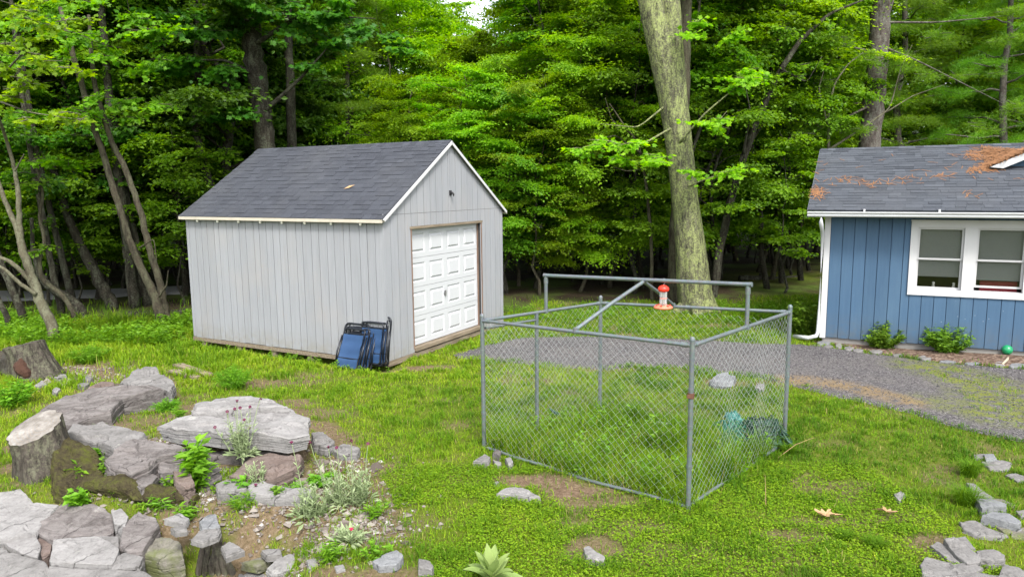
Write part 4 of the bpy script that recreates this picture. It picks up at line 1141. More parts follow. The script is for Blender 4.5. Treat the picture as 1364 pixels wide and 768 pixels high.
def build_rocks():
    A = lambda L: [(x * .453, 420 + y * .453) for x, y in L]
    B = lambda L: [(x * .2968, 540 + y * .2968) for x, y in L]
    C = lambda L: [(200 + x * .2639, 640 + y * .2639) for x, y in L]
    D = lambda L: [(1200 + x * .2316, 590 + y * .2316) for x, y in L]
    E = lambda L: [(560 + x * .2447, 580 + y * .2447) for x, y in L]
    K = lambda L: [(920 + x * .1822, 480 + y * .1822) for x, y in L]
    r = rock
    r('long purple slate slab behind the front stump, sloping to the lawn', A([(98, 296), (140, 262), (200, 238), (255, 222), (335, 213), (400, 206), (455, 200), (474, 214), (420, 232), (352, 252), (330, 288), (250, 300), (205, 330), (170, 342), (125, 318)]), .20, .26, 'purple', (.05, .07))
    r('dark jagged rock stacked on the far end of the long purple slab', A([(352, 202), (385, 168), (430, 149), (462, 155), (470, 172), (515, 196), (500, 222), (455, 207), (400, 213)]), .29, .16, 'grey', (0, .08))
    r('thin flat slate lying on the back edge of the long purple slab', A([(250, 217), (298, 198), (335, 200), (342, 213), (270, 226)]), .24, .07, 'brown')
    r('cracked purple slab between the front stump and the big grey slab', A([(188, 345), (215, 325), (290, 317), (380, 330), (430, 352), (400, 374), (335, 396), (310, 382), (250, 364)]), .18, .18, 'grey', (0, .1))
    r('rounded purple boulder in front of the big grey slab', A([(310, 422), (335, 395), (370, 372), (430, 360), (500, 375), (545, 395), (540, 408), (465, 422), (440, 450), (385, 472), (335, 462)]), .22, .26, 'purple', (0, .16))
    r('small purple chunk tucked below the rounded boulder', A([(400, 488), (445, 460), (466, 470), (450, 493), (415, 502)]), .14, .14, 'purple')
    r('broad pale grey slab raised on other rocks, largest on the mound', A([(455, 322), (505, 306), (570, 290), (640, 275), (720, 262), (800, 262), (850, 275), (912, 305), (916, 350), (850, 362), (750, 348), (690, 352), (600, 340), (520, 334)]), .38, .17, 'light', (0, .05), flare=-.05, rough=.8)
    r('upper layer of the broad grey slab, set back at its far edge', A([(568, 284), (575, 262), (640, 246), (740, 240), (815, 258), (850, 274), (760, 276), (640, 284)]), .44, .11, 'light', (0, .05), rough=.8)
    r('purple flat stone in the shade under the broad slab', A([(462, 427), (520, 412), (600, 420), (650, 450), (610, 470), (560, 462), (520, 457), (470, 460)]), .16, .16, 'purple', (0, .05))
    r('dark wedge shaped slate under the right end of the broad slab', A([(685, 462), (730, 420), (790, 402), (885, 412), (870, 440), (800, 468), (720, 472)]), .16, .17, 'brown', (.06, .12))
    r('left half of the layered pale slate edging below the broad slab', A([(635, 492), (660, 482), (720, 486), (726, 512), (690, 515), (640, 512)]), .11, .13, 'grey', (0, .1))
    r('right half of the layered pale slate edging, streaked with white', A([(722, 500), (740, 488), (790, 490), (860, 505), (920, 516), (915, 532), (810, 528), (730, 522)]), .10, .13, 'light', (0, .1))
    r('upright brown stone beside the tall leafy weed', A([(510, 456), (560, 466), (572, 490), (545, 505), (515, 490)]), .20, .25, 'brown', (0, .3))
    r('grey shelf stone beneath the broad slab at its left corner', A([(455, 405), (500, 380), (640, 400), (700, 400), (860, 408), (700, 415), (560, 412)]), .08, .14, 'purple')
    r('pale stone at the right end of the broad slab', A([(915, 350), (945, 345), (985, 372), (960, 385), (925, 378)]), .12, .14, 'grey')
    r('low pale stone by the magenta flowers right of the broad slab', A([(975, 395), (1010, 380), (1060, 392), (1050, 412), (995, 414)]), .05, .09, 'grey')
    # ledge in front of the stump
    q0 = G(100, 664); LP = (q0[0], q0[1], q0[2] + .03)
    r('smooth pale slab at the left edge below the front stump', B([(-60, 410), (0, 398), (90, 388), (150, 440), (250, 450), (185, 515), (155, 575), (100, 575), (30, 602), (-60, 590)]), 0.015, .28, 'light', (.04, .24), plane=LP, rough=.55)
    r('wide mauve slab below the front stump, cracked across its middle', B([(168, 556), (205, 490), (290, 447), (420, 452), (490, 482), (498, 556), (440, 578), (340, 588), (240, 600)]), 0.0, .28, 'purple', (.04, .24), plane=LP, rough=.55)
    r('pale lower slab with moss spots under the wide mauve slab', B([(245, 606), (340, 594), (445, 584), (530, 645), (500, 716), (350, 712), (232, 702)]), 0.02, .28, 'light', (.04, .24), plane=LP, rough=.55)
    r('white angular slab below the smooth pale slab at the left edge', B([(20, 608), (110, 582), (152, 582), (180, 625), (165, 678), (100, 658), (40, 632)]), -0.01, .28, 'light', (.04, .24), plane=LP, rough=.55)
    r('small rusty brown stone wedged between the two pale slabs', B([(165, 588), (235, 602), (225, 660), (192, 688), (178, 640)]), -0.05, .28, 'brown', (.04, .24), plane=LP, rough=.55)
    r('leaning mauve slab at the right end of the ledge', B([(540, 622), (560, 540), (620, 482), (690, 502), (708, 540), (640, 648), (575, 658)]), 0.01, .28, 'purple', (.04, .24), plane=LP, rough=.55)
    r('long low slab along the bottom left corner of the ledge', B([(-60, 640), (0, 645), (60, 664), (150, 692), (200, 704), (218, 740), (150, 790), (-60, 800)]), 0.0, .28, 'grey', (.04, .24), plane=LP, rough=.55)
    r('broad flat slab at the very bottom of the ledge', B([(232, 718), (350, 730), (480, 737), (640, 742), (690, 770), (670, 820), (226, 820)]), 0.015, .28, 'grey', (.04, .24), plane=LP, rough=.55)
    r('grey stone under the leaning mauve slab', B([(502, 692), (560, 662), (640, 682), (620, 722), (505, 736)]), 0.005, .28, 'grey', (.04, .24), plane=LP, rough=.55)
    r('small grey stone squeezed beside the leaning mauve slab', B([(446, 588), (530, 592), (532, 660), (482, 668)]), -0.02, .28, 'grey', (.04, .24), plane=LP, rough=.55)
    r('cream coloured broken stone on top of the ledge by the soil', B([(500, 470), (545, 465), (575, 500), (560, 540), (515, 530)]), 0.03, .28, 'light', (.04, .24), plane=LP, rough=.55)
    # scattered slates by the flowers
    r('clean pale flat slate at the bottom beside the rotten root', C([(590, 450), (640, 400), (715, 368), (765, 420), (740, 445), (655, 468), (612, 474)]), 0.060, 0.052, 'light', (0, .15))
    r('small grey slate just right of the rotten root', C([(360, 332), (400, 306), (472, 345), (385, 378)]), 0.090, 0.065, 'grey', (0, .1))
    r('thin grey slate above the clean pale flat slate', C([(560, 352), (600, 346), (658, 345), (662, 372), (590, 382)]), 0.060, 0.050, 'grey')
    r('mossy slate between the rotten root and the clean pale slate', C([(465, 415), (570, 376), (612, 402), (540, 432)]), 0.060, 0.065, 'mossy')
    r('blue grey slate behind the tall leafy weed', C([(250, 200), (290, 175), (332, 172), (350, 228), (262, 240)]), 0.070, 0.091, 'bluegrey', (0, .1))
    r('flat tan slate balanced over the rotten root', C([(210, 292), (250, 252), (352, 246), (342, 276), (262, 310)]), 0.130, 0.050, 'grey', (0, .1))
    r('chalky white stone among the silver plants', C([(790, 400), (838, 394), (852, 430), (800, 442)]), 0.025, 0.052, 'light')
    r('squarish blue grey rock at the bottom edge of the lawn', C([(1120, 402), (1190, 368), (1245, 350), (1278, 382), (1242, 430), (1160, 436)]), 0.065, 0.143, 'bluegrey', (0, .2))
    r('flat slate at the left of the tall leafy weed', C([(102, 240), (180, 222), (186, 248), (130, 256)]), 0.060, 0.050, 'grey')
    r('upper flat slate left of the tall leafy weed', C([(72, 196), (150, 166), (198, 190), (180, 214)]), 0.060, 0.050, 'light')
    r('dark mossy stone low at the end of the ledge', C([(-20, 300), (60, 285), (150, 320), (160, 380), (60, 400), (-20, 380)]), -.05, .2, 'mossy', (.04, .24), plane=LP, rough=.9)
    r('pale grey stone at the bottom edge near the rotten root', C([(440, 455), (520, 440), (590, 470), (560, 510), (450, 510)]), 0.050, 0.065, 'grey')
    r('small cream stone under the squarish blue grey rock', C([(930, 430), (975, 420), (985, 445), (940, 455)]), 0.020, 0.050, 'light')
    # by the rear stump
    for lb, L in (('flat pale stone beside the rear stump', [(30, 380), (80, 352), (120, 372), (60, 398)]), ('pale slate sliver by the rear stump rubble', [(160, 322), (240, 300), (262, 318), (190, 340)]),
                  ('small square stone in the rubble before the long slab', [(155, 420), (180, 398), (215, 410), (180, 438)]), ('light stone in the rubble behind the long purple slab', [(330, 380), (370, 360), (420, 372), (380, 396)]),
                  ('grey stone at the far side of the rubble patch', [(370, 340), (395, 318), (440, 330), (420, 352)])):
        r(lb, [(x * .1906 + 40, 440 + y * .1906 - 0) for x, y in L], .06, .08, random.choice(['grey', 'light']))
    # path stones at the right
    sp = [('smallest path stone at the far end', [(410, 66), (478, 60), (486, 84), (432, 86)], 'grey', .03), ('dark path stone at the far end of the path', [(480, 66), (530, 64), (550, 94), (492, 96)], 'bluegrey', .06),
          ('wide pale path stone second from the far end', [(470, 106), (560, 96), (630, 116), (612, 150), (522, 146)], 'light', .03), ('pale path stone beside the gravel at the picture edge', [(610, 182), (660, 176), (720, 196), (720, 220), (670, 214)], 'light', .03),
          ('narrow grey path stone beside the grass tuft', [(385, 238), (420, 241), (530, 308), (472, 306), (420, 290)], 'grey', .04), ('thick grey path stone with a dark front face', [(440, 322), (500, 318), (600, 352), (590, 366), (530, 362), (472, 374)], 'bluegrey', .12),
          ('mossy path stone right of the thick grey one', [(505, 316), (580, 320), (652, 350), (640, 368), (606, 352)], 'mossy', .03), ('long thick path stone undercut by shadow', [(485, 420), (530, 401), (620, 411), (685, 452), (665, 466), (590, 450)], 'bluegrey', .12),
          ('flat wide path stone edged with moss', [(345, 456), (430, 450), (520, 490), (600, 522), (560, 540), (440, 530), (372, 500)], 'grey', .03), ('little mossy path stone beside the flat wide one', [(550, 482), (600, 476), (640, 508), (600, 514)], 'mossy', .03),
          ('hollowed slate on the pile at the path foot', [(180, 592), (220, 571), (280, 602), (345, 660), (330, 680), (270, 662)], 'grey', .07), ('tan slanting slate across the pile at the path foot', [(255, 562), (310, 556), (390, 600), (450, 650), (445, 676), (382, 682), (322, 640)], 'grey', .12),
          ('thick blocky slate at the right of the path foot pile', [(440, 622), (530, 614), (590, 640), (585, 668), (520, 672), (452, 660)], 'bluegrey', .11), ('grey slate tucked behind the tan slanting slate', [(310, 546), (370, 536), (422, 602), (382, 600)], 'grey', .10),
          ('pinkish pale slab at the bottom of the path foot', [(120, 702), (150, 656), (290, 690), (320, 750), (310, 790), (140, 790)], 'light', .06), ('mid grey slate in front of the tan slanting slate', [(302, 702), (400, 686), (468, 720), (420, 740), (332, 750)], 'grey', .07),
          ('rounded grey slate at the bottom right corner', [(565, 768), (600, 702), (680, 712), (715, 740), (715, 790), (565, 790)], 'bluegrey', .10), ('grey path stone cut by the right picture edge', [(665, 391), (730, 378), (730, 424), (690, 420)], 'grey', .06),
          ('mossy flat stone at the right edge above the pile', [(640, 502), (720, 480), (730, 542), (640, 532)], 'mossy', .03), ('lowest grey slate under the path foot pile', [(332, 756), (420, 741), (560, 766), (560, 800), (330, 800)], 'grey', .06)]
    for lb, L, mt, h in sp:
        L = [(sum(q[0] for q in L) / len(L) * -.13 + x_ * 1.13, sum(q[1] for q in L) / len(L) * -.13 + y_ * 1.13) for x_, y_ in L]; mt = 'grey' if mt == 'bluegrey' and len(lb) % 2 else mt.replace('light', 'grey')
        r(lb, D(L), h * .62, h * .6 + .06, mt, (0, .04) if h > .05 else (0, 0), name='stepping_stone', cat='stepping stone', group='slate path stones at the right', rough=.8)
    # lawn stones
    r('pale flat stone in the bare dirt before the pen', E([(410, 322), (460, 292), (540, 284), (620, 312), (655, 340), (600, 342), (540, 331), (470, 326)]), .05, .12, 'light')
    r('white pebbled stone at the foot of the left pen post', E([(395, 92), (420, 72), (440, 86), (430, 108)]), .07, .12, 'purple')
    r('egg shaped white stone by the left pen post', E([(460, 122), (490, 113), (505, 146), (480, 160)]), .06, .1, 'light')
    r('small white stone between the left post rocks', E([(395, 130), (440, 141), (436, 160), (410, 156)]), .04, .08, 'light')
    r('low tan rock left of the pen corner, half in grass', E([(290, 142), (350, 102), (380, 122), (370, 146)]), .06, .12, 'grey')
    r('pale stone in the lawn beside the pale mullein plant', E([(885, 618), (915, 604), (960, 640), (1005, 665), (998, 688), (905, 668)]), .04, .1, 'light')
    r('flat grey stone at the bottom left of the pale mullein plant', E([(-10, 665), (50, 678), (72, 706), (60, 730), (-10, 712)]), .09, .14, 'grey')
    r('tiny white pebble stone in the bare dirt', E([(400, 250), (425, 245), (430, 258), (408, 262)]), .03, .05, 'light')
    r('large pale rock at the gravel edge behind the pen', K([(135, 150), (200, 107), (262, 92), (330, 122), (312, 165), (232, 172), (160, 166)]), .07, .14, 'bluegrey')
    r('smaller grey rock at the gravel edge behind the netting', K([(472, 196), (492, 166), (540, 166), (538, 196), (502, 205)]), .06, .12, 'grey')
    r('small pale stone in the lawn right of the two dry leaves', [(1190, 658), (1200, 653), (1207, 660), (1198, 668)], .03, .06, 'light')
    # bed edging
    bed = [(1097, 457, 12, 3.2, 'bluegrey'), (1103, 461, 8, 3, 'grey'), (1117, 460, 6, 3.2, 'light'), (1131, 464, 9, 3.5, 'grey'), (1143, 467, 9, 3, 'grey'), (1167, 468, 11, 3.0, 'grey'), (1196, 473, 10, 2.4, 'grey'), (1232, 477, 14, 3.4, 'grey'), (1262, 481, 15, 2.2, 'bluegrey'), (1295, 483, 14, 2.0, 'bluegrey'), (1332, 484, 10, 3, 'light'), (1355, 487, 14, 2.8, 'bluegrey')]
    bed = [(a_, b_, c_ * .8, d_ * .8, e_) for a_, b_, c_, d_, e_ in bed]
    bl = ['dark wet stone at the house corner by the downspout foot', 'grey bed stone next to the house corner', 'whitest stone along the mulch bed edge', 'grey bed stone right of the whitest one', 'flat bed stone left of the first shrub', 'long flat bed stone below the first shrub', 'thin flat bed stone between the two shrubs', 'long rounded bed stone below the second shrub', 'long blue grey slate strip in the mulch bed edge', 'narrow blue slate strip near the green ball', 'pale stone at the foot of the green ball stick', 'blue slate strip at the right end of the bed']
    for (x, y, rx, ry, mt), lb in zip(bed, bl):
        an = np.linspace(0, 2 * PI, 9)[:-1]; r(lb, [(x + rx * math.cos(a) * random.uniform(.85, 1.1), y + ry * math.sin(a) * random.uniform(.8, 1.1)) for a in an], .03, .08, mt, name='edging_stone', cat='edging stone', group='stones edging the mulch bed', n=32)

# ------------------------------------------------------------------ stumps and wood
def stump(name, label, base_px, top_px, rb, rt, seed, h=None, lean=None, mats=('bark_stump', 'cut'), rot=False, slope=(0.0, 0.0)):
    b = G(*base_px)
    b = b + np.array([0, rb * 0.40, 0]); b[2] = float(terrain(b[0], b[1]))
    tp = at_depth(top_px[0], top_px[1], b[1])
    ax = tp - b
    t = thing(name, label, 'tree stump', b)
    n = 18; s = np.linspace(0, 1, n)
    pts = np.array([[ax[0] * q ** 1.2, 0.0, ax[2] * q - 0.35 * (q == 0)] for q in s])
    rad = rt + (rb - rt) * (1 - s) ** 2.6
    rad[0] = rb * 1.06
    fl = lambda th, q: 1 + 0.06 * np.sin(th * 5 + seed) * (1 - q) + 0.035 * np.sin(th * 11 + 2 * seed) + (fbm(np.stack([np.cos(th) * 6 + 0 * q, np.sin(th) * 6 + 0 * q, 3 * q + 0 * th], -1) + seed, seed, 4) - 0.5) * 0.16
    m = MB(); th = np.linspace(0, 2 * PI, 72, endpoint=False)
    rr = rad[:, None] * fl(th[None, :], s[:, None])
    V = pts[:, None] + np.stack([rr * np.cos(th), rr * np.sin(th), 0 * rr], -1)
    V[..., 2] += s[:, None] ** 3 * (slope[0] * V[..., 0] + slope[1] * V[..., 1])
    i = np.arange(n - 1)[:, None]; j = np.arange(72)[None]
    m.add(V.reshape(-1, 3), np.stack([i * 72 + j, i * 72 + (j + 1) % 72, (i + 1) * 72 + (j + 1) % 72, (i + 1) * 72 + j], -1).reshape(-1, 4), 0, .5)
    bo = m.build('bark', MAT[mats[0]], t, smooth=True)
    V = np.vstack(m.v).reshape(n, 72, 3); top = V[-1]
    c = top.mean(0); mb = MB(); rings = []
    for k, q in enumerate((1.0, .93, .8, .62, .42, .22, .05)):
        R = c + (top - c) * q; R = R.copy()
        R[:, 2] += (fbm(R[:, :2] * 7 + seed, seed, 4) - 0.5) * 0.06 * (0.3 + 0.7 * (q < .95)) + (0.012 if q < .95 else 0)
        rings.append(R)
    V = np.vstack(rings); i = np.arange(6)[:, None]; j = np.arange(72)[None]
    F = np.stack([i * 72 + j, i * 72 + (j + 1) % 72, (i + 1) * 72 + (j + 1) % 72, (i + 1) * 72 + j], -1).reshape(-1, 4)
    mb.add(V, F); mb.add(rings[-1], [list(range(72))]); mb.build('cut_face', MAT[mats[1]], t, smooth=True)
    if rot:
        q = MB(); P = []
        for k in range(9):
            z = ax[2] * (.12 + .07 * k); a = math.radians(-80 + 4 * math.sin(k)); rr = rad[int((.12 + .07 * k) * 17)] * 1.0
            P.append((ax[0] * (.12 + .07 * k) + rr * math.cos(a) * .97, rr * math.sin(a) * .97, z))
        q.tube(P, [.02, .06, .085, .095, .10, .095, .08, .05, .02], 9, wob=.4); q.build('rotten_hollow', MAT['rot'], t)
    return t

def build_wood():
    stump('tree_stump', 'upright front stump with a weathered pale cut top, beside the slate ledge', (60, 684), (46, 567), .31, .245, 3, slope=(.16, .42))
    stump('tree_stump', 'rear stump with a rusty rotten hollow near the woods', (42, 506), (31, 456), .40, .285, 9, rot=True, slope=(.22, -.05), mats=('bark_stump', 'bark_stump'))
    b = G(2, 500); m = MB()
    m.tube([(-.9, .1, .12), (-.4, .05, .16), (.12, 0, .19)], [.22, .23, .22], 20, wob=.12, seed=4); c = MB()
    o = thing('cut_log', 'pale cut log end at the left picture edge beside the rear stump', 'log', b); m.build('bark', MAT['bark_stump'], o, smooth=True)
    an = np.linspace(0, 2 * PI, 21)[:-1]; c.add([(.125 + .01 * random.random(), .21 * math.cos(a), .19 + .21 * math.sin(a)) for a in an], [list(range(20))]); c.build('cut_face', MAT['cut'], o)
    # mossy decayed log and root beside the stump
    P = [G(118, 645, .04), G(160, 648, .06), G(205, 655, .05), G(262, 664, .03)]
    m = MB(); m.tube(resample(P, 22) - P[0], np.interp(np.linspace(0, 1, 22), [0, .3, .7, 1], [.07, .115, .10, .05]), 24, wob=.45, seed=2)
    o = m.build('mossy_log', MAT['moss']); o.location = P[0]; tag(o, 'rotting mossy log lying under the purple boulder', 'log')
    rock('moss covered root mound right beside the front stump', [(72, 600), (92, 580), (112, 588), (134, 612), (138, 636), (122, 652), (96, 660), (70, 650)], .13, .26, 'moss', (-.25, .35), name='mossy_root', cat='root', rough=1.5, flare=.2)
    b = G(285, 772); t = thing('rotten_root', 'small rotten grey root standing below the tan slate', 'root', b)
    for k in range(6):
        m = MB(); x = -.10 + .045 * k; hh = .34 + .07 * math.sin(k * 2.1)
        m.tube([(x * 1.6, .02, -.1), (x * 1.1, .0, .1), (x * .9 + .02 * math.sin(k), .03, hh * .7), (x * .8, .05, hh)], [.035, .03, .026, .012], 8, wob=.3, seed=k); m.build('root_strand', MAT['bark_stump'], t)
    # two planks on the grass
    for lb, p, q, w in (('upper weathered plank lying in grass left of the shed', (236, 485), (278, 498), .075), ('lower weathered plank half hidden in the grass', (230, 493), (262, 502), .07)):
        a, c = G(*p, .05), G(*q, .05); m = MB(); d = c - a; L = np.linalg.norm(d); an = math.atan2(d[1], d[0])
        m.box((0, -w, -.02), (L, w, .02)); o = m.build('wood_plank', MAT['timber']); o.matrix_world = Matrix.Translation(a) @ Matrix.Rotation(an, 4, 'Z'); tag(o, lb, 'plank')
    # dry oak leaves
    for lb, p, s, rz in (('curled dry oak leaf on the lawn, left of the two', (1100, 689), .14, .2), ('dry tan oak leaf on the lawn, right of the two', (1181, 685), .11, 2.2)):
        m = MB(); n = 22; an = np.linspace(0, 2 * PI, n, endpoint=False)
        r = s * (0.62 + .38 * np.cos(an * 7)) * (1 - .35 * np.abs(np.sin(an)))
        x, y = r * np.cos(an) * 1.25, r * np.sin(an) * .8
        z = .03 + .5 * np.abs(y) + .06 * np.sin(x * 40) * s * 2
        V = np.vstack([np.stack([x, y, z], -1), [[0, 0, .035]]])
        m.add(V, [[k, (k + 1) % n, n] for k in range(n)]); g = G(*p, .03)
        o = m.build('oak_leaf', MAT['deadleaf']); o.location = g; o.rotation_euler = (.1, .15, rz); tag(o, lb, 'leaf')
    # green ball in the mulch
    g = G(1341, 472, 0.02); m = MB(); R = .085
    an = np.linspace(-PI / 2, PI / 2, 14); m.lathe([(max(0.0001, R * math.cos(a)), R + R * math.sin(a)) for a in an], 24, 0, (0, 0, 0))
    o = m.build('rubber_ball', MAT['ball'], smooth=True); o.location = g; tag(o, 'shiny green ball resting on the mulch by the blue wall', 'ball')
    p0, p1 = G(1343, 476, .06), G(1335, 485, .03); m = MB(); m.tube([p0 - p1, (p0 - p1) * .5 + np.array([.03, 0, .02]), (0, 0, 0)], [.012, .02, .014], 8, wob=.3)
    o = m.build('pale_stick', MAT['bone']); o.location = p1; tag(o, 'pale crooked stick lying below the green ball', 'stick')
    # stone planter behind the house corner
    g = G(1068, 424); g = g + np.array([.6, 2.2, 0]); t = thing('stone_planter', 'grey stone trough planter behind the blue house corner', 'planter', g)
    p = at_depth(1067, 407, g[1]); m = MB(); m.box((-.26, -.2, 0), (.26, .2, p[2] - .1)); m.build('pedestal', MAT['concrete'], t)
    m = MB(); m.box((-.34, -.26, p[2] - .098), (.34, .26, p[2] + .02)); m.build('rim', MAT['concrete'], t)
# ------------------------------------------------------------------ leaves
def unit(a):
    return a / (np.linalg.norm(a, axis=-1, keepdims=True) + 1e-9)

def leaf_quads(P, D, N, L, W, fold=0.12):
    D = unit(D); S = unit(np.cross(N, D)); N = np.cross(D, S)
    L = np.broadcast_to(L, (len(P),))[:, None]; W = np.broadcast_to(W, (len(P),))[:, None]
    m = P + D * L * 0.46 + N * W * fold
    tip = P + D * L - N * L * 0.10
    V = np.stack([P, m + S * W * 0.5, tip, m - S * W * 0.5], 1).reshape(-1, 3)
    return V, np.arange(4 * len(P)).reshape(-1, 4)

def lobed_leaves(P, D, N, L, W):
    """five pointed maple like leaf: 11 outline points as one polygon fan"""
    D = unit(D); S = unit(np.cross(N, D)); N = np.cross(D, S)
    out = np.array([(0, 0), (.28, -.30), (.20, -.52), (.52, -.34), (.66, -.46), (.70, -.18), (1.0, 0), (.70, .18), (.66, .46), (.52, .34), (.20, .52), (.28, .30)])
    n, k = len(P), len(out)
    L = np.broadcast_to(L, (n,))[:, None, None]
    V = P[:, None] + D[:, None] * out[None, :, 0, None] * L + S[:, None] * out[None, :, 1, None] * L - N[:, None] * (np.abs(out[None, :, 1, None]) * 0.25 + out[None, :, 0, None] ** 2 * .15) * L
    return V.reshape(-1, 3), np.arange(n * k).reshape(n, k)

def pads_leaves(mb, pads, per, L, W, rg, tilt=0.42, mat=0, lobed=False, needle=False, flat=0.13, layers=1.0):
    """pads: (center, radius, up-tilt vector): flat sprays of leaves as understory trees carry them"""
    for c, r, nv in pads:
        k = max(4, int(per * (1.5 if needle or lobed else 1.75) * (r / 0.5) ** 2))
        a = rg.random(k) * 2 * PI; q = np.minimum(np.abs(rg.normal(0, .62, k)) ** .8, 1.7) * r
        q = q * (0.72 + 0.5 * vnoise(np.stack([np.cos(a) * 2.2, np.sin(a) * 2.2, np.full(k, c[0] * 3.1 + c[2])], -1), 3))
        nv = unit(np.asarray(nv, float)[None])[0]
        ux = unit(np.cross(nv, [0.31, 0.95, 0.05])[None])[0]; uy = np.cross(nv, ux)
        rad = np.cos(a)[:, None] * ux + np.sin(a)[:, None] * uy
        asp = rg.uniform(.55, 1.25); lob = 1 + .45 * np.sin(a * rg.integers(2, 5) + rg.random() * 6)
        rad = np.cos(a)[:, None] * ux * asp + np.sin(a)[:, None] * uy / max(.8, asp)
        P = np.asarray(c) + rad * (q * lob)[:, None] + nv * (rg.normal(0, flat * r * 0.5, k) * (1 if not needle else 1.6) + float(rg.normal(-.10, .10)) * q * q / max(r, .1))[:, None]
        if needle:
            D = unit(rad * 0.7 + rg.normal(0, 0.75, (k, 3)) + np.array([0, 0, 0.25])); N = rg.normal(0, 1, (k, 3))
        else:
            D = unit(rad * 0.8 + rg.normal(0, 0.6, (k, 3)) * np.array([1, 1, 0.35]) + np.array([0, 0, -0.18]))
            N = unit(nv + rg.normal(0, tilt, (k, 3)))
        s = (0.65 + 0.7 * rg.random(k)) * (1.0 if needle else .9 if lobed else .90)
        base = float(np.clip(rg.normal(0.5, 0.16), 0.1, 0.9))
        r_ = np.clip(base + rg.normal(0, 0.22, k), 0, 1)
        if lobed: V, F = lobed_leaves(P, D, N, L * s, W * s)
        else: V, F = leaf_quads(P, D, N, L * s, W * s)
        mb.add(V, F, mat, r_)

def wiggle(p0, p1, n, amp, rg, droop=0.0):
    p0 = np.asarray(p0, float); p1 = np.asarray(p1, float)
    s = np.linspace(0, 1, n)[:, None]
    P = p0 + (p1 - p0) * s
    w = np.cumsum(rg.normal(0, 1, (n, 3)), 0); w = w - w[0] - (w[-1] - w[0]) * s
    P = P + w * amp * np.linalg.norm(p1 - p0) / n
    P[:, 2] += droop * (s[:, 0] - s[:, 0] ** 2) * 4
    return P

def make_tree(name, seed, H, tr, lo, hi, rad, n_limb, per, leafL, leafW, leafmat, barkmat, needle=False, lobed=False, rise=0.35, pad_r=(.35, .62), lean=(0, 0), twigs=4, prof='round', tilt=.32):
    rg = np.random.default_rng(seed)
    wood = MB(); pads = []
    top = np.array([lean[0] + rg.normal(0, .15), lean[1] + rg.normal(0, .15), H])
    T = wiggle((0, 0, -0.25), top, 14, 0.22, rg); T[0, :2] = 0
    hs = T[:, 2]
    R = tr * np.clip(1 - 0.86 * np.clip(hs, 0, H) / H, 0.08, 1) * np.where(hs < .3, 1.35, 1)
    wood.tube(T, R, 10, 0, rg.random(), wob=.12, seed=seed)
    for i in range(n_limb):
        f = (i + rg.random()) / n_limb
        h = lo + (hi - lo) * f
        base = np.array([np.interp(h, hs, T[:, k]) for k in range(3)])
        az = i * 2.399 + rg.normal(0, .5)
        if prof == 'round': rr = rad * (0.45 + 0.75 * math.sin(PI * (0.12 + 0.8 * f)))
        elif prof == 'cone': rr = rad * (1.05 - 0.8 * f)
        else: rr = rad
        ln = rr * rg.uniform(.65, 1.1)
        up = rise * ln * rg.uniform(0.3, 1.2)
        tip = base + np.array([math.cos(az) * ln, math.sin(az) * ln, up])
        P = wiggle(base, tip, 7, 0.3, rg, 0.06 * ln)
        r0 = max(0.012, tr * 0.32 * (1 - .6 * f))
        wood.tube(P, np.linspace(r0, 0.006, 7), 5, 0, rg.random(), cap=False)
        for k in range(twigs):
            q = 0.30 + 0.70 * (k + rg.random() * .8) / twigs
            q = min(q, 1.0)
            c = np.array([np.interp(q, np.linspace(0, 1, 7), P[:, m]) for m in range(3)])
            sd = rg.choice([-1, 1]); off = rg.uniform(.1, .45) * (1.2 - q) * min(1.6, ln)
            d = np.array([math.cos(az + sd * 1.1), math.sin(az + sd * 1.1), rg.normal(0, .18)]) * off * 1.3
            pc = c + d
            wood.tube(np.array([c, (c + pc) / 2 + [0, 0, .03], pc]), [.009, .006, .003], 4, 0, .5, cap=False)
            out = np.array([math.cos(az), math.sin(az), 0])
            pads.append((pc, rg.uniform(*pad_r), np.array([0, 0, 1.0]) + out * rg.uniform(.0, .45) + rg.normal(0, .15, 3)))
    lf = MB()
    pads_leaves(lf, pads, per, leafL, leafW, rg, tilt, 0, lobed, needle)
    root = thing(name, 'x y z tree', 'tree')
    wood.build('trunk', MAT[barkmat], root, smooth=True)
    lf.build('crown', MAT[leafmat], root)
    return root

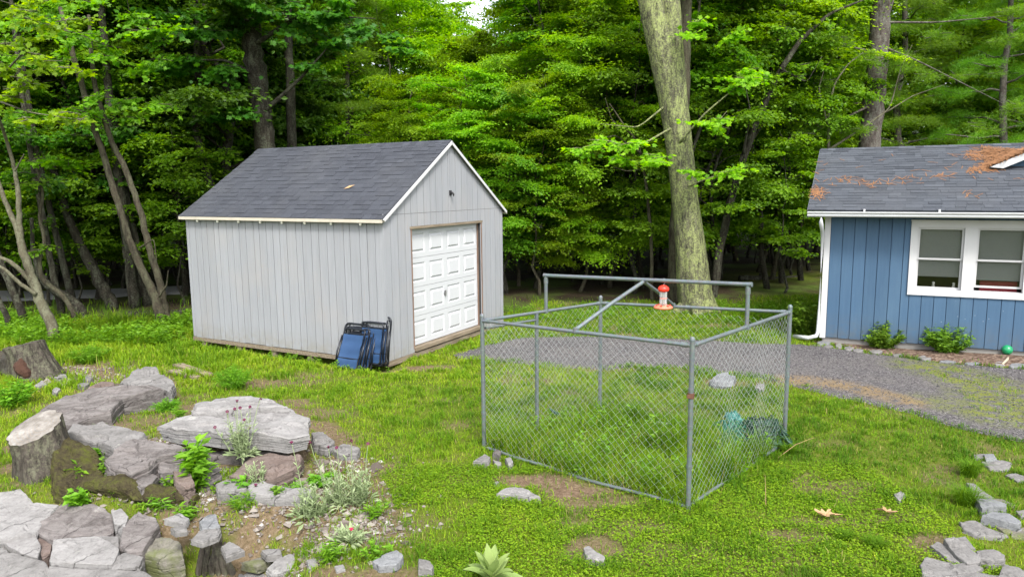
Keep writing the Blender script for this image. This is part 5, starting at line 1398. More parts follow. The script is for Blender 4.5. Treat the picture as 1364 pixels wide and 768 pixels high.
def px_tree(name, label, trunks, pads, bark, leafmat, per=150, L=.11, W=.07, seed=1, needle=False, lobed=False, sides=14, wob=.05, limbs=(), flute=None, cat='tree', tilt=.42, jit=.10):
    """a tree whose stems are given as (pixel, pixel, depth, radius) joints"""
    rg = np.random.default_rng(seed)
    b = at_depth(*trunks[0][0][:3]); b[2] = float(terrain(b[0], b[1]))
    t = thing(name, label, cat, b)
    w = MB()
    for st in list(trunks) + list(limbs):
        J = np.array([np.append(at_depth(*j[:3]), j[3]) for j in st])
        n = max(8, 5 * len(J)); s = np.linspace(0, len(J) - 1, n)
        P = np.stack([np.interp(s, np.arange(len(J)), J[:, k]) for k in range(4)], -1)
        P[1:-1, :3] = 0.25 * P[:-2, :3] + 0.5 * P[1:-1, :3] + 0.25 * P[2:, :3]
        P[1:-1, :2] += rg.normal(0, jit, (n - 2, 2)) * P[1:-1, 3:4]
        if st in trunks: P[0, 2] = min(P[0, 2], float(terrain(P[0, 0], P[0, 1]))) - 0.15
        w.tube(P[:, :3] - b, P[:, 3], sides, 0, .5, wob=wob, seed=seed, flute=flute if st in trunks else None)
    if pads:
        lf = MB(); pl = []
        for px, py, Y, r in pads:
            c = at_depth(px, py, Y) - b
            for _ in range(3): pl.append((c + rg.normal(0, r * .45, 3) * [1, 1, .45], r * rg.uniform(.5, .85), np.array([0, -.25, 1.0]) + rg.normal(0, .2, 3)))
        pads_leaves(lf, pl, per, L, W, rg, tilt, 0, lobed, needle)
        tw = w
        for c, r, nv in pl:
            for _ in range(3):
                d = rg.normal(0, 1, 3) * [1, 1, .15]; d = d / np.linalg.norm(d) * r * .9
                tw.tube(np.array([c - d, c + [0, 0, .02], c + d]), [.006, .008, .003], 4, 0, .5, cap=False)
        lf.build('crown', MAT[leafmat], t)
    w.build('trunk', MAT[bark], t, smooth=True)
    return t

def build_trees():
    K = {}
    K['maple'] = [make_tree('maple_tree', 11 + i, 9.5 - i, .085, 1.5, 9.2 - i, 2.5, 34, 135, .115, .085, 'leaf_mid', 'bark_dark', rise=.25, twigs=4, pad_r=(.42, .75)) for i in range(2)]
    K['beech'] = [make_tree('beech_tree', 31 + i, 8.6 + i, .075, 1.3, 8.4 + i, 2.6, 36, 135, .105, .070, 'leaf_bright', 'bark_grey', rise=.22, twigs=4, pad_r=(.45, .80)) for i in range(3)]
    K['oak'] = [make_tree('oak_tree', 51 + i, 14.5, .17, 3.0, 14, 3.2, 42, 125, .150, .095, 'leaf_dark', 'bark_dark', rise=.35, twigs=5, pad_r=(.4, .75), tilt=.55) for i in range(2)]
    K['tall'] = [make_tree('tall_maple_tree', 71 + i, 17, .16, 4.2, 16.5, 3.0, 44, 125, .125, .09, 'leaf_bright', 'bark_dark', rise=.4, twigs=5, pad_r=(.4, .7)) for i in range(2)]
    K['pine'] = [make_tree('pine_tree', 91 + i, 15, .15, 2.4, 14.5, 2.7, 46, 420, .135, .0085, 'leaf_needle', 'bark_pine', needle=True, rise=.08, twigs=5, prof='cone', pad_r=(.32, .55)) for i in range(2)]
    K['sapling'] = [make_tree('sapling_tree', 111 + i, 4.6, .03, 1.0, 4.5, 1.15, 16, 110, .105, .075, 'leaf_mid', 'bark_dark', rise=.25, twigs=4, pad_r=(.25, .45)) for i in range(2)]
    K['pole'] = [make_tree('pole_tree', 131 + i, 13, .07, 4.5, 12.8, 1.6, 20, 110, .12, .085, 'leaf_mid', 'bark_dark', rise=.5, twigs=4) for i in range(2)]
    first = {k: [True] * len(v) for k, v in K.items()}
    LAB = {('maple', 'L'): 'dark leafy maple in the shady woods left of the grey shed', ('oak', 'L'): 'big leaved dark oak in the woods left of the grey shed', ('beech', 'L'): 'light green beech among the dark trees left of the shed',
           ('tall', 'L'): 'tall maple deep in the woods left of the shed', ('pole', 'L'): 'thin straight dark trunk in the shade left of the shed', ('sapling', 'L'): 'low sapling in the shade left of the shed', ('pine', 'L'): 'soft needled pine behind the trees left of the shed'}
    ZN = {'S': 'rising behind the grey shed roof', 'C': 'between the shed and the lichen covered trunk', 'R': 'between the lichen covered trunk and the blue house', 'H': 'rising behind the blue house roof'}
    KN = {'maple': 'leafy green maple', 'oak': 'dark large leaved oak', 'beech': 'bright green layered beech', 'tall': 'tall sunlit maple crown', 'pole': 'thin straight dark tree', 'sapling': 'low leafy sapling', 'pine': 'feathery green pine'}
    for z, s in ZN.items():
        for k, n in KN.items(): LAB[(k, z)] = n + ' ' + s
    ZG = {'L': 'woods left of the shed', 'S': 'woods behind the shed', 'C': 'woods between shed and lichen trunk', 'R': 'woods between lichen trunk and house', 'H': 'woods behind the blue house'}
    placed = []
    def put(kind, px, Y, scale=1.0, rz=None, gap=0.9):
        x = at_depth(px, 300, Y)[0]
        if any(math.hypot(x - a, Y - b) < gap for a, b in placed): return
        placed.append((x, Y))
        z = 'L' if px < 245 else 'S' if px < 560 else 'C' if px < 890 else 'R' if px < 1085 else 'H'
        i = random.randrange(len(K[kind])); rz = random.uniform(0, 6.28) if rz is None else rz
        loc = (x, Y, float(terrain(x, Y)))
        lab, grp = LAB[(kind, z)], '%s trees in the %s' % (KN[kind].split()[-1], ZG[z])
        if first[kind][i]:
            first[kind][i] = False; r = K[kind][i]; r.location = loc; r.rotation_euler = (0, 0, rz); r.scale = (scale,) * 3; r['label'] = lab; r['group'] = grp
        else: dup(K[kind][i], loc, rz, scale, lab, grp)
    u = random.uniform
    # edge trees placed by eye
    for k, px, Y, s in (('maple', 20, 21, 1.0), ('maple', 120, 20, 1.05), ('oak', 60, 24, 1), ('beech', -150, 20, 1.1), ('maple', -240, 19, 1.1), ('oak', -200, 24, 1.1), ('maple', -330, 21, 1.1), ('beech', -420, 22, 1.2), ('maple', 1480, 25, 1.2), ('beech', 1580, 24, 1.2), ('maple', 1680, 26, 1.2), ('maple', 235, 20.5, 1.0), ('oak', 200, 23, 1.05), ('beech', -60, 18, 1.0), ('maple', -20, 25, 1),
                        ('oak', 300, 20.5, 1.0), ('oak', 392, 23, 1.0), ('maple', 268, 22.5, 1.1), ('pine', 478, 23.5, .85), ('beech', 440, 27, 1.1), ('maple', 350, 25.5, 1.2), ('pine', 405, 28, .95), ('beech', 340, 23, 1.0),
                        ('beech', 555, 21.5, .72), ('beech', 615, 20.8, .66), ('maple', 672, 20.3, .68), ('beech', 718, 19.9, .62), ('beech', 770, 20.6, .74), ('maple', 845, 20.2, .78), ('beech', 812, 21.4, .85), ('beech', 690, 21.6, .72),
                        ('beech', 520, 24.5, 1.05), ('beech', 590, 24.6, .88), ('beech', 648, 25.2, .84), ('beech', 705, 25.0, .88), ('beech', 765, 24.4, .95), ('maple', 830, 24.6, 1.05), ('beech', 540, 28.5, 1.15),
                        ('beech', 612, 29.5, 1.06), ('beech', 745, 29.5, 1.15), ('beech', 800, 30, 1.2), ('maple', 690, 30.5, 1.02), ('tall', 560, 35, .85), ('beech', 640, 36, 1.12), ('tall', 735, 36, .72), ('tall', 800, 37, .85), ('beech', 690, 40, 1.2), ('tall', 600, 42, .72), ('tall', 765, 44, .8),
                        ('maple', 955, 20.6, .8), ('beech', 1030, 22.6, .95), ('maple', 960, 22.5, 1.0), ('beech', 1010, 24.5, 1.1), ('maple', 1045, 21.8, .85), ('maple', 915, 24, 1.1), ('beech', 985, 28, 1.3), ('maple', 1070, 26.5, 1.1),
                        ('pine', 1120, 24, 1.0), ('pine', 1215, 25, 1.05), ('pine', 1330, 23.5, 1.0), ('beech', 1255, 28, 1.3), ('maple', 1170, 28, 1.3), ('beech', 1300, 31, 1.4), ('pine', 1400, 24, 1.1), ('beech', 1360, 29, 1.3), ('maple', 1090, 30, 1.2),
                        ('sapling', 10, 18.6, 1.0), ('sapling', 62, 19.0, 1.1), ('sapling', 95, 18.8, .9), ('sapling', 128, 19.2, 1.1), ('sapling', 165, 19.6, 1.0), ('sapling', 238, 18.9, 1.0), ('maple', 90, 22.5, .6), ('maple', 160, 22, .62), ('maple', 30, 23, .6), ('sapling', 215, 20.3, 1.0), ('sapling', -30, 18.9, 1.0), ('maple', 215, 24.5, .6)):
        put(k, px, Y, s, gap=.45)
    # understory and depth
    for _ in range(400):
        Y = u(27, 52); px = u(-480, 1760)
        k = random.choices(['maple', 'tall', 'oak', 'beech', 'pole', 'pine'], [3, 4, 2, 3, 2, .8])[0]
        if 540 < px < 830: continue
        put(k, px, Y, u(.9, 1.3), gap=2.9)
        if len(placed) > 172: break
    for _ in range(300):
        px = u(660, 1085) if random.random() < .72 else u(-40, 250)
        Y = u(19.8, 30) if px > 300 else u(19.5, 28)
        if random.random() < .72: put('pole', px, Y, u(.75, 1.1), gap=.55)
        else: put('sapling', px, Y, u(.8, 1.2), gap=.7)
        if len(placed) > 244: break
    for k, v in K.items():
        for i, f in enumerate(first[k]):
            if f: put(k, u(300, 500), u(30, 45), gap=.1)
    # single trees that stand out
    fl = lambda th, q: 1 + .018 * np.sin(th * 7 + q * 2) + .012 * np.sin(th * 13 - q * 3) + .10 * np.clip(1 - q * 12, 0, 1) * (1 + .6 * np.sin(th * 4 + 1))
    px_tree('oak_tree', 'massive oak trunk coated in yellow green lichen behind the dog pen', [[(930, 416, 17.4, .46), (926, 395, 17.4, .42), (923, 370, 17.4, .395), (920, 330, 17.4, .355), (913, 270, 17.45, .305), (905, 200, 17.5, .31), (896, 130, 17.5, .335), (880, 60, 17.5, .32), (865, -10, 17.5, .30), (850, -130, 17.6, .26)]],
            [(800, 192, 16.6, .42), (842, 190, 16.4, .45), (872, 205, 16.3, .36), (770, 205, 16.8, .30), (828, 212, 16.5, .34), (950, 160, 16.4, .5), (985, 108, 16.6, .5), (925, 232, 16.6, .30), (975, 230, 16.7, .42), (1010, 95, 17, .5), (1000, -130, 17, 1.0), (940, 28, 17.0, .5), (1000, 40, 17.2, .5)], 'bark_lichen', 'leaf_bright', 130, .13, .095, 5, lobed=True, sides=56, wob=.03, jit=.012, flute=fl,
            limbs=[[(932, 402, 17.3, .22), (955, 416, 17.0, .13), (978, 426, 16.8, .03)], [(922, 402, 17.4, .22), (900, 417, 17.2, .12), (880, 424, 17.1, .03)], [(928, 400, 17.2, .22), (930, 422, 16.7, .12), (934, 434, 16.4, .02)], [(908, 215, 17.5, .22), (902, 150, 17.45, .26), (897, 80, 17.45, .25), (892, 0, 17.45, .235), (888, -120, 17.5, .2)], [(895, 170, 17.3, .03), (860, 190, 16.9, .018), (790, 200, 16.7, .006)], [(905, 190, 17.2, .03), (940, 150, 16.8, .02), (1000, 100, 16.8, .008)], [(900, 130, 17.4, .03), (850, 170, 17.2, .015), (800, 165, 17.1, .005)], [(910, 250, 17.2, .02), (950, 235, 17, .012), (985, 232, 16.9, .005)]])
    px_tree('oak_tree', 'narrow dark grey trunk hugging the back of the lichen oak', [[(899, 408, 18.6, .22), (901, 330, 18.6, .20), (905, 240, 18.6, .18), (909, 120, 18.6, .17), (913, 0, 18.6, .165), (916, -140, 18.6, .13)]], [(960, -90, 18, 1.0), (850, -100, 18.4, 1.0)], 'bark_grey', 'leaf_mid', 120, .12, .085, 6)
    px_tree('pine_tree', 'thick straight pine trunk rising behind the blue house ridge', [[(1150, 400, 21.5, .36), (1156, 250, 21.5, .31), (1162, 170, 21.5, .30), (1169, 90, 21.5, .285), (1175, 0, 21.5, .27), (1180, -120, 21.5, .22)]],
            [(1120, 60, 20.6, .55), (1155, 75, 20.4, .5), (1195, 85, 20.6, .5), (1095, 110, 20.8, .5), (1110, 168, 20.3, .55), (1060, 185, 20.6, .55), (1140, 172, 20.2, .45), (1250, 40, 21, .6), (1300, 95, 20.8, .6), (1345, 140, 20.5, .6), (1230, 95, 21, .5), (1330, 50, 21, .6), (1080, 30, 21, .6), (1350, 10, 21, .6), (1310, 165, 20.6, .5)], 'bark_pine', 'leaf_needle', 520, .13, .0085, 7, needle=True,
            limbs=[[(1170, 60, 21.4, .04), (1220, 80, 21, .02), (1340, 140, 20.6, .006)], [(1160, 140, 21.4, .04), (1110, 165, 20.6, .02), (1050, 188, 20.6, .006)], [(1172, 30, 21.4, .04), (1250, 30, 21, .02), (1350, 20, 21, .006)], [(1168, 70, 21.4, .03), (1120, 60, 20.8, .02), (1080, 100, 20.8, .006)]])
    px_tree('oak_tree', 'dark crooked oak trunk standing behind the shed ridge', [[(360, 395, 19.2, .30), (356, 250, 19.2, .27), (352, 170, 19.2, .26), (344, 110, 19.2, .25), (336, 55, 19.2, .24), (330, -20, 19.2, .21), (322, -120, 19.2, .16)]],
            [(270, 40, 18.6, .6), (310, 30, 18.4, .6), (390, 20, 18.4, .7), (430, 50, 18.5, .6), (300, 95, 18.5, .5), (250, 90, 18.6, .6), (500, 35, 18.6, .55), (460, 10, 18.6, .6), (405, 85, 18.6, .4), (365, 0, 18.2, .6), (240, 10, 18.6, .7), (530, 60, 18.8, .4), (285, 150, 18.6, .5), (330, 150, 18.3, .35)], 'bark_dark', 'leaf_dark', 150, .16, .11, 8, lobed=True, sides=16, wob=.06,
            limbs=[[(350, 150, 19.1, .07), (395, 110, 18.8, .04), (440, 60, 18.6, .012)], [(342, 100, 19.1, .06), (300, 80, 18.7, .03), (255, 80, 18.6, .008)], [(338, 60, 19.1, .07), (400, 20, 18.6, .04), (500, 25, 18.6, .01)], [(350, 150, 19, .04), (310, 155, 18.7, .02), (270, 160, 18.6, .008)]])
    px_tree('maple_tree', 'second dark trunk just right of the crooked oak behind the shed', [[(392, 395, 20.5, .15), (390, 250, 20.5, .14), (388, 150, 20.5, .13), (385, 60, 20.5, .11), (382, -60, 20.5, .08)]], [(420, 100, 20, .5), (372, 60, 20, .5)], 'bark_dark', 'leaf_dark', 120, .12, .09, 9)
    px_tree('maple_tree', 'curved dark trunk left of the shed ridge, bending to the left', [[(300, 395, 19.5, .13), (282, 250, 19.5, .12), (268, 210, 19.5, .115), (261, 170, 19.5, .11), (264, 100, 19.5, .09), (260, 0, 19.5, .07)]], [(240, 130, 19, .5), (230, 190, 19, .45), (290, 205, 19.2, .4)], 'bark_dark', 'leaf_mid', 120, .12, .09, 10)
    px_tree('maple_tree', 'leaning double stemmed trunk at the wood edge left of the shed', [[(216, 433, 15.7, .12), (208, 397, 15.7, .10), (194, 370, 15.7, .085), (173, 322, 15.7, .075), (160, 280, 15.7, .07), (140, 215, 15.7, .065), (126, 172, 15.7, .06), (105, 100, 15.7, .06), (80, 10, 15.7, .04)],
            [(222, 430, 15.8, .11), (220, 412, 15.8, .09), (214, 380, 15.8, .08), (198, 328, 15.8, .07), (187, 280, 15.8, .065), (165, 220, 15.8, .06), (146, 183, 15.8, .055), (125, 110, 15.8, .05), (118, 20, 15.8, .03)]],
            [(60, 30, 15.0, .6), (110, 60, 15, .6), (150, 30, 15.2, .6), (40, 90, 15, .6), (180, 90, 15.4, .5), (140, 130, 15.4, .5), (210, 150, 15.6, .5), (100, 150, 15.4, .5), (30, 160, 15.4, .6), (200, 50, 15.6, .6), (70, 210, 15.8, .5)], 'bark_grey', 'leaf_mid', 130, .12, .09, 12, lobed=True,
            limbs=[[(212, 395, 15.6, .025), (222, 380, 15.5, .018), (224, 360, 15.4, .008)], [(186, 330, 15.6, .02), (205, 318, 15.4, .012), (209, 350, 15.4, .006)]])
    px_tree('sapling_tree', 'pale smooth leaning sapling with forked stems at the left edge', [[(72, 440, 14.2, .105), (60, 415, 14.2, .098), (48, 388, 14.2, .092), (38, 355, 14.2, .082), (30, 332, 14.2, .075), (23, 305, 14.2, .055), (10, 275, 14.2, .045), (0, 250, 14.2, .04), (-20, 180, 14.2, .03)]], [(60, 78, 12.2, .30), (20, 60, 12.2, .30), (95, 92, 12.1, .26), (30, 110, 12.3, .25), (-10, 90, 12.2, .35), (70, 160, 12.0, .22), (105, 158, 11.9, .22), (40, 165, 12.1, .18), (10, 125, 12.2, .3), (50, 30, 12.4, .35), (110, 30, 12.4, .25), (30, 10, 12.4, .35)], 'bark_pale', 'leaf_bright', 150, .115, .09, 13, lobed=True, wob=.05,
            limbs=[[(29, 328, 14.2, .055), (26, 300, 14.2, .05), (25, 262, 14.2, .045), (20, 228, 14.2, .035), (10, 190, 14.0, .03), (-15, 120, 13, .02), (40, 60, 12.4, .012)], [(44, 382, 14.2, .05), (32, 364, 14.1, .042), (16, 350, 14.0, .04), (-10, 338, 14, .03)], [(48, 392, 14.1, .04), (24, 375, 14.0, .035), (6, 358, 13.9, .03), (-20, 345, 13.9, .02)], [(-15, 130, 13, .02), (40, 150, 12.2, .01), (110, 160, 11.9, .004)], [(20, 228, 14.1, .015), (32, 205, 14, .008)]])
    px_tree('maple_tree', 'slender crooked pale stem beside the forked sapling', [[(100, 418, 16.4, .06), (85, 395, 16.4, .055), (56, 372, 16.4, .05), (52, 350, 16.4, .045), (60, 320, 16.4, .04), (52, 290, 16.4, .035), (58, 260, 16.4, .03), (46, 210, 16.4, .02)]], [(60, 330, 16.2, .3), (40, 250, 16.2, .4)], 'bark_grey', 'leaf_mid', 110, .11, .08, 14)
    px_tree('maple_tree', 'dark bowed trunk sweeping low to the left by the road', [[(112, 416, 17.0, .12), (95, 400, 17.0, .11), (75, 388, 17, .10), (60, 376, 17, .09), (52, 362, 17, .07), (44, 335, 17, .05), (42, 290, 17, .04)]], [(40, 290, 17, .4)], 'bark_dark', 'leaf_dark', 110, .11, .08, 15)
    for px0, py0, px1, py1, Y, r, lb in ((33, 425, 5, 360, 15.8, .10, 'dark leaning trunk at the far left edge beside the road'), (82, 416, 66, 340, 17.2, .10, 'dark leaning trunk behind the forked sapling'), (100, 413, 82, 345, 18, .11, 'second dark leaning trunk behind the forked sapling'),
                                       (150, 406, 132, 375, 18.4, .19, 'thickest dark leaning trunk left of the double stemmed tree'), (180, 405, 168, 320, 18.6, .17, 'black shaded trunk just left of the double stemmed tree'), (196, 404, 186, 360, 19.0, .2, 'wide shaded trunk behind the double stemmed tree'), (12, 428, -6, 390, 15.2, .07, 'short dark trunk at the very left edge')):
        dx, dy = px1 - px0, py1 - py0
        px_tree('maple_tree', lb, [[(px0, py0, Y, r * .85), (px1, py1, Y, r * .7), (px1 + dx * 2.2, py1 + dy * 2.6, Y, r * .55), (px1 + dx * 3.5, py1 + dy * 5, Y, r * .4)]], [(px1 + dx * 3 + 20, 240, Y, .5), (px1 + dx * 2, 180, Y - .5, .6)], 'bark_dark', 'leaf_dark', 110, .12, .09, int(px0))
    px_tree('maple_tree', 'dark diagonal limb leaning right across the woods beside the lichen oak', [[(948, 412, 19.5, .12), (958, 330, 19.5, .11), (975, 260, 19.5, .10), (997, 189, 19.5, .09), (1037, 97, 19.5, .075), (1065, 55, 19.5, .06), (1105, 18, 19.5, .04), (1150, 0, 19.5, .02)]], [(1000, 150, 19.3, .4), (1060, 100, 19.2, .4), (1110, 40, 19, .4), (1040, 40, 19, .5)], 'bark_dark', 'leaf_mid', 120, .11, .08, 22,
            limbs=[[(990, 205, 19.4, .04), (1000, 150, 19.2, .02), (990, 100, 19.2, .008)], [(1040, 92, 19.4, .03), (1075, 110, 19.2, .012), (1095, 75, 19, .006)]])
    px_tree('dead_sapling', 'pale bare twiggy branch arching over the house ridge at right', [[(1100, 400, 20.5, .05), (1105, 250, 20.5, .045), (1103, 150, 20.5, .035), (1112, 110, 20.5, .025), (1130, 85, 20.5, .015), (1150, 70, 20.5, .008)]], None, 'bark_pale', None, seed=23,
            limbs=[[(1104, 170, 20.4, .03), (1090, 120, 20.4, .02), (1098, 92, 20.4, .012), (1120, 60, 20.4, .005)], [(1180, 150, 20.6, .02), (1215, 128, 20.5, .012), (1260, 112, 20.5, .005)], [(1103, 200, 20.4, .035), (1150, 170, 20.5, .028), (1185, 145, 20.6, .02), (1200, 90, 20.5, .012), (1215, 60, 20.5, .006)]])
    px_tree('dead_branch_tree', 'thin bare tan twigs hanging beside the lichen oak at its left', [[(868, 410, 19, .05), (868, 330, 19, .045), (862, 250, 18.8, .04), (850, 190, 18.6, .03), (830, 165, 18.4, .02), (812, 138, 18.4, .01)]], None, 'bark_grey', None, seed=24,
            limbs=[[(855, 205, 18.6, .02), (820, 180, 18.3, .012), (800, 185, 18.3, .005)], [(840, 178, 18.5, .015), (815, 160, 18.3, .01), (806, 130, 18.3, .004)], [(858, 225, 18.6, .015), (835, 228, 18.4, .008), (815, 222, 18.3, .003)]])
    for lb, q0, q1, Y, r in (('fallen dark log lying at the wood edge left of the shed', (168, 428), (250, 422), 17.0, .10), ('fallen trunk on the sunlit forest floor left of the blue house', (985, 384), (1068, 378), 22.5, .10)):
        a, c = at_depth(*q0, Y), at_depth(*q1, Y + .8); a[2] = float(terrain(a[0], a[1])) + r * .7; c[2] = float(terrain(c[0], c[1])) + r * .7
        m = MB(); m.tube(wiggle(a, c, 9, .15, np.random.default_rng(3)) - a, np.linspace(r, r * .7, 9), 10, wob=.15); o = m.build('fallen_log', MAT['bark_dark'], smooth=True); o.location = a; tag(o, lb, 'log')
    # far woods: one leafy mass closing the view
    rg = np.random.default_rng(77); n = 60000
    x = rg.uniform(-70, 70, n); y = rg.uniform(52, 66, n); z = rg.random(n) ** 0.8 * 17 + 0.2
    keep = fbm(np.stack([x * .35, y * .35, z * .45], -1), 5, 3) > .46
    keep &= ~((np.abs(x + 0.5) < 9.0) & (z > 10.5 + 0.35 * np.abs(x)))
    P = np.stack([x, y, z + terrain(x, y)], -1)[keep]; k = len(P)
    V, F = leaf_quads(P, rg.normal(0, 1, (k, 3)) * [1, 1, .5], rg.normal(0, .6, (k, 3)) + [0, -.3, 1], rg.uniform(.3, .6, k), rg.uniform(.22, .42, k))
    mb = MB(); mb.add(V, F, 0, np.clip(fbm(P * .5, 8, 3) + rg.normal(0, .15, k), 0, 1))
    o = mb.build('far_woods', MAT['leaf_far']); tag(o, 'far green woods closing the view behind all trunks', 'woods', kind='stuff')
    # far house glimpsed through the left trunks
    c = at_depth(100, 360, 46); t = thing('white_house', 'far white house glimpsed between the left trunks', 'house', (c[0] - 3.0, 46, float(terrain(c[0], 46))), .15)
    m = MB(); m.box((-5, 0, -.5), (5, 6, 3.0)); m.build('wall', MAT['farwhite'], t)
    m = MB(); m.prism([(-5.3, -.4, 2.95), (-5.3, 6.4, 2.95), (-5.3, 3, 5.0)], (10.6, 0, 0)); m.build('roof', MAT['concrete'], t)
    for xx in (-3.4, -.6, 2.4):
        m = MB(); m.box((xx, -.04, 1.0), (xx + .9, .02, 2.2)); wn = m.build('window', MAT['trim'], t); m = MB(); m.box((xx + .08, -.05, 1.08), (xx + .82, -.041, 2.12)); m.build('pane', MAT['farpane'], wn)

# ------------------------------------------------------------------ small plants
def blades(P, H, W, lean, rg, curl=0.5):
    """bent blade: two stacked quads"""
    n = len(P); a = rg.random(n) * 2 * PI; d = np.stack([np.cos(a), np.sin(a), np.zeros(n)], -1); s = np.stack([-np.sin(a), np.cos(a), np.zeros(n)], -1)
    H = np.broadcast_to(H, (n,))[:, None]; W = np.broadcast_to(W, (n,))[:, None]; lean = np.broadcast_to(lean, (n,))[:, None]
    m = P + np.array([0, 0, 1.0]) * H * 0.58 + d * H * lean * 0.35
    t = P + np.array([0, 0, 1.0]) * H * (1 - 0.35 * lean) + d * H * lean
    V = np.stack([P - s * W * .5, P + s * W * .5, m + s * W * .42, m - s * W * .42, t + s * W * .08, t - s * W * .08], 1).reshape(-1, 3)
    i = np.arange(n)[:, None] * 6
    F = np.concatenate([i + np.array([[0, 1, 2, 3]]), i + np.array([[3, 2, 4, 5]])], 1).reshape(-1, 4)
    return V, F

def build_grass():
    rg = np.random.default_rng(5)
    N = 560000
    y0 = 4.2; y1 = 19.5
    u = rg.random(N)
    y = y0 * (y1 / y0) ** (u ** 0.72)                       # thins out with distance
    hw = 0.82 * y + 2.0
    x = rg.uniform(-1, 1, N) * hw
    dm = dirtmask(x, y); fm = forestmask(x, y)
    keep = rg.random(N) > dm * 0.93
    keep &= rg.random(N) > np.clip(fm * 1.1, 0, 0.97)
    edge = (fbm(np.stack([x, y], -1) * 4, 2, 3) - .5) * .35
    dsd = seg_dist(x, y, DRIVE_NEAR); ind = inpoly(x, y, DRIVE_POLY)
    ms = seg_dist(x, y, pxline([(1235, 490), (1290, 505), (1320, 520), (1340, 555)]))
    keep &= ~(ind & (dsd > 0.10 + np.abs(edge)) & (seg_dist(x, y, DRIVE_FAR) > .08 + np.abs(edge) * .6)) | (ind & (ms < .5) & (rg.random(N) < .10))
    e = np.array([math.cos(HAZ), math.sin(HAZ)]); nn = np.array([-e[1], e[0]])
    rx = (x - HX) * e[0] + (y - HY) * e[1]; ry = (x - HX) * nn[0] + (y - HY) * nn[1]
    bed = inpoly(x, y, [np.array([*(np.array([HX, HY]) + e * s)]) for s in (-.1, 7.5)] + [p[:2] for p in BED_EDGE[::-1]])
    keep &= ~((rx > 0) & (ry > -.05) & (ry < 5)) & ~(bed & (rg.random(N) > .02))
    sx = (x - SX) * SHED_G[0] + (y - SY) * SHED_G[1]; sy = (x - SX) * SHED_A[0] + (y - SY) * SHED_A[1]
    keep &= ~((sx > .02) & (sx < SW) & (sy > .02) & (sy < SL))
    for poly in ROCK_FOOT:
        lo = poly.min(0) - .02; hi = poly.max(0) + .02
        idx = np.where(keep & (x > lo[0]) & (x < hi[0]) & (y > lo[1]) & (y < hi[1]))[0]
        c = poly.mean(0)
        if len(idx): keep[idx[inpoly(x[idx], y[idx], c + (poly - c) * .93)]] = False
    cn = fbm(np.stack([x, y], -1) * .9, 41, 4); tuft = fbm(np.stack([x, y], -1) * 5.0, 43, 3)
    keep &= rg.random(N) < np.clip(.55 + 1.6 * (tuft - .35), .15, 1)
    x, y, cn, tuft, dm, fm = [q[keep] for q in (x, y, cn, tuft, dm, fm)]; n = len(x)
    far = sstep(5, 16, y)
    H = (.026 + .030 * rg.random(n) + .055 * sstep(.50, .72, tuft) * (.4 + .6 * rg.random(n))) * (1 + .35 * far)
    wild = np.maximum(sstep(14.2, 16.5, y) * sstep(1.0, -2, x), .45 * sstep(9, 12.5, y) * sstep(-2.5, -6, x))
    wild = np.maximum(wild, .5 * sstep(.5, .12, np.minimum(np.abs(sy - 0), 9)[keep] + 9 * ((sx[keep] < -.35) | (sx[keep] > .0))) * 0)
    H = H * (1 + 2.4 * wild)
    near_shed = (np.abs(sx[keep] + .12) < .2) & (sy[keep] > -.2) & (sy[keep] < SL); H = H * np.where(near_shed, 0.55, 1)
    pen = inpoly(x, y, [PEN[k] for k in 'abcd'])
    H = np.where(pen, H * 2.5 + .16 * rg.random(n) * sstep(.4, .62, tuft), H)
    for a, b in (('a', 'b'), ('b', 'c')):
        d = seg_dist(x, y, [PEN[a], PEN[b]]); H = np.where((d < .16), H * 1.5, H)
    W = (.0042 + .0035 * rg.random(n)) * (1 + 1.1 * far)
    lean = .25 + .75 * rg.random(n)
    P = np.stack([x, y, terrain(x, y) - .004], -1)
    V, F = blades(P, H, W, lean, rg)
    yel = .80 * sstep(1.6, -2.2, x - .15 * (y - 8)) + .2 * sstep(9, 13, y)     # the left lawn is yellower than the right
    r = np.clip(.09 + .62 * cn + .30 * yel + rg.normal(0, .13, n) - .20 * sstep(.5, .7, tuft) + .06 * pen - .22 * sstep(14.3, 16.8, y) * (x < -2), 0, .93)  # tree shade at the left wood edge is painted in as darker blades
    straw = rg.random(n) < (.015 + .10 * dm + .02 * pen)
    r = np.where(straw, .95 + .05 * rg.random(n), r)
    mb = MB(); mb.add(V, F, 0, np.repeat(r, 2))
    # clover and creeping leaves close to the lens
    m = 70000
    cx = rg.uniform(-2.6, 3.8, m); cy = 4.3 + 3.2 * rg.random(m) ** .9
    k = (fbm(np.stack([cx, cy], -1) * 1.1, 61, 3) > .42) & (dirtmask(cx, cy) < .45 + .3 * rg.random(m)) & ~inpoly(cx, cy, [PEN[q] for q in 'abcd'])
    for poly in ROCK_FOOT: k &= ~inpoly(cx, cy, poly)
    k &= ~inpoly(cx, cy, ROCKBED)
    cx, cy = cx[k], cy[k]; m = len(cx)
    P = np.stack([cx, cy, terrain(cx, cy) + .015 + .035 * rg.random(m)], -1)
    a = rg.random(m) * 2 * PI; D = np.stack([np.cos(a), np.sin(a), rg.normal(0, .2, m)], -1)
    V, F = leaf_quads(P, D, rg.normal(0, .35, (m, 3)) + [0, 0, 1], .014 + .012 * rg.random(m), .013 + .008 * rg.random(m))
    mb.add(V, F, 0, np.clip(.10 + .62 * fbm(np.stack([cx, cy], -1) * .9, 41, 4) + .15 * rg.random(m) + .1 * rg.normal(0, 1, m), 0, .9))
    o = mb.build('grass', MAT['grass']); tag(o, 'patchy yellow green lawn grass with clover and straw', 'grass', kind='stuff')
    # tall leafy weeds at the wood edge and along the shed
    P = []; Hs = []
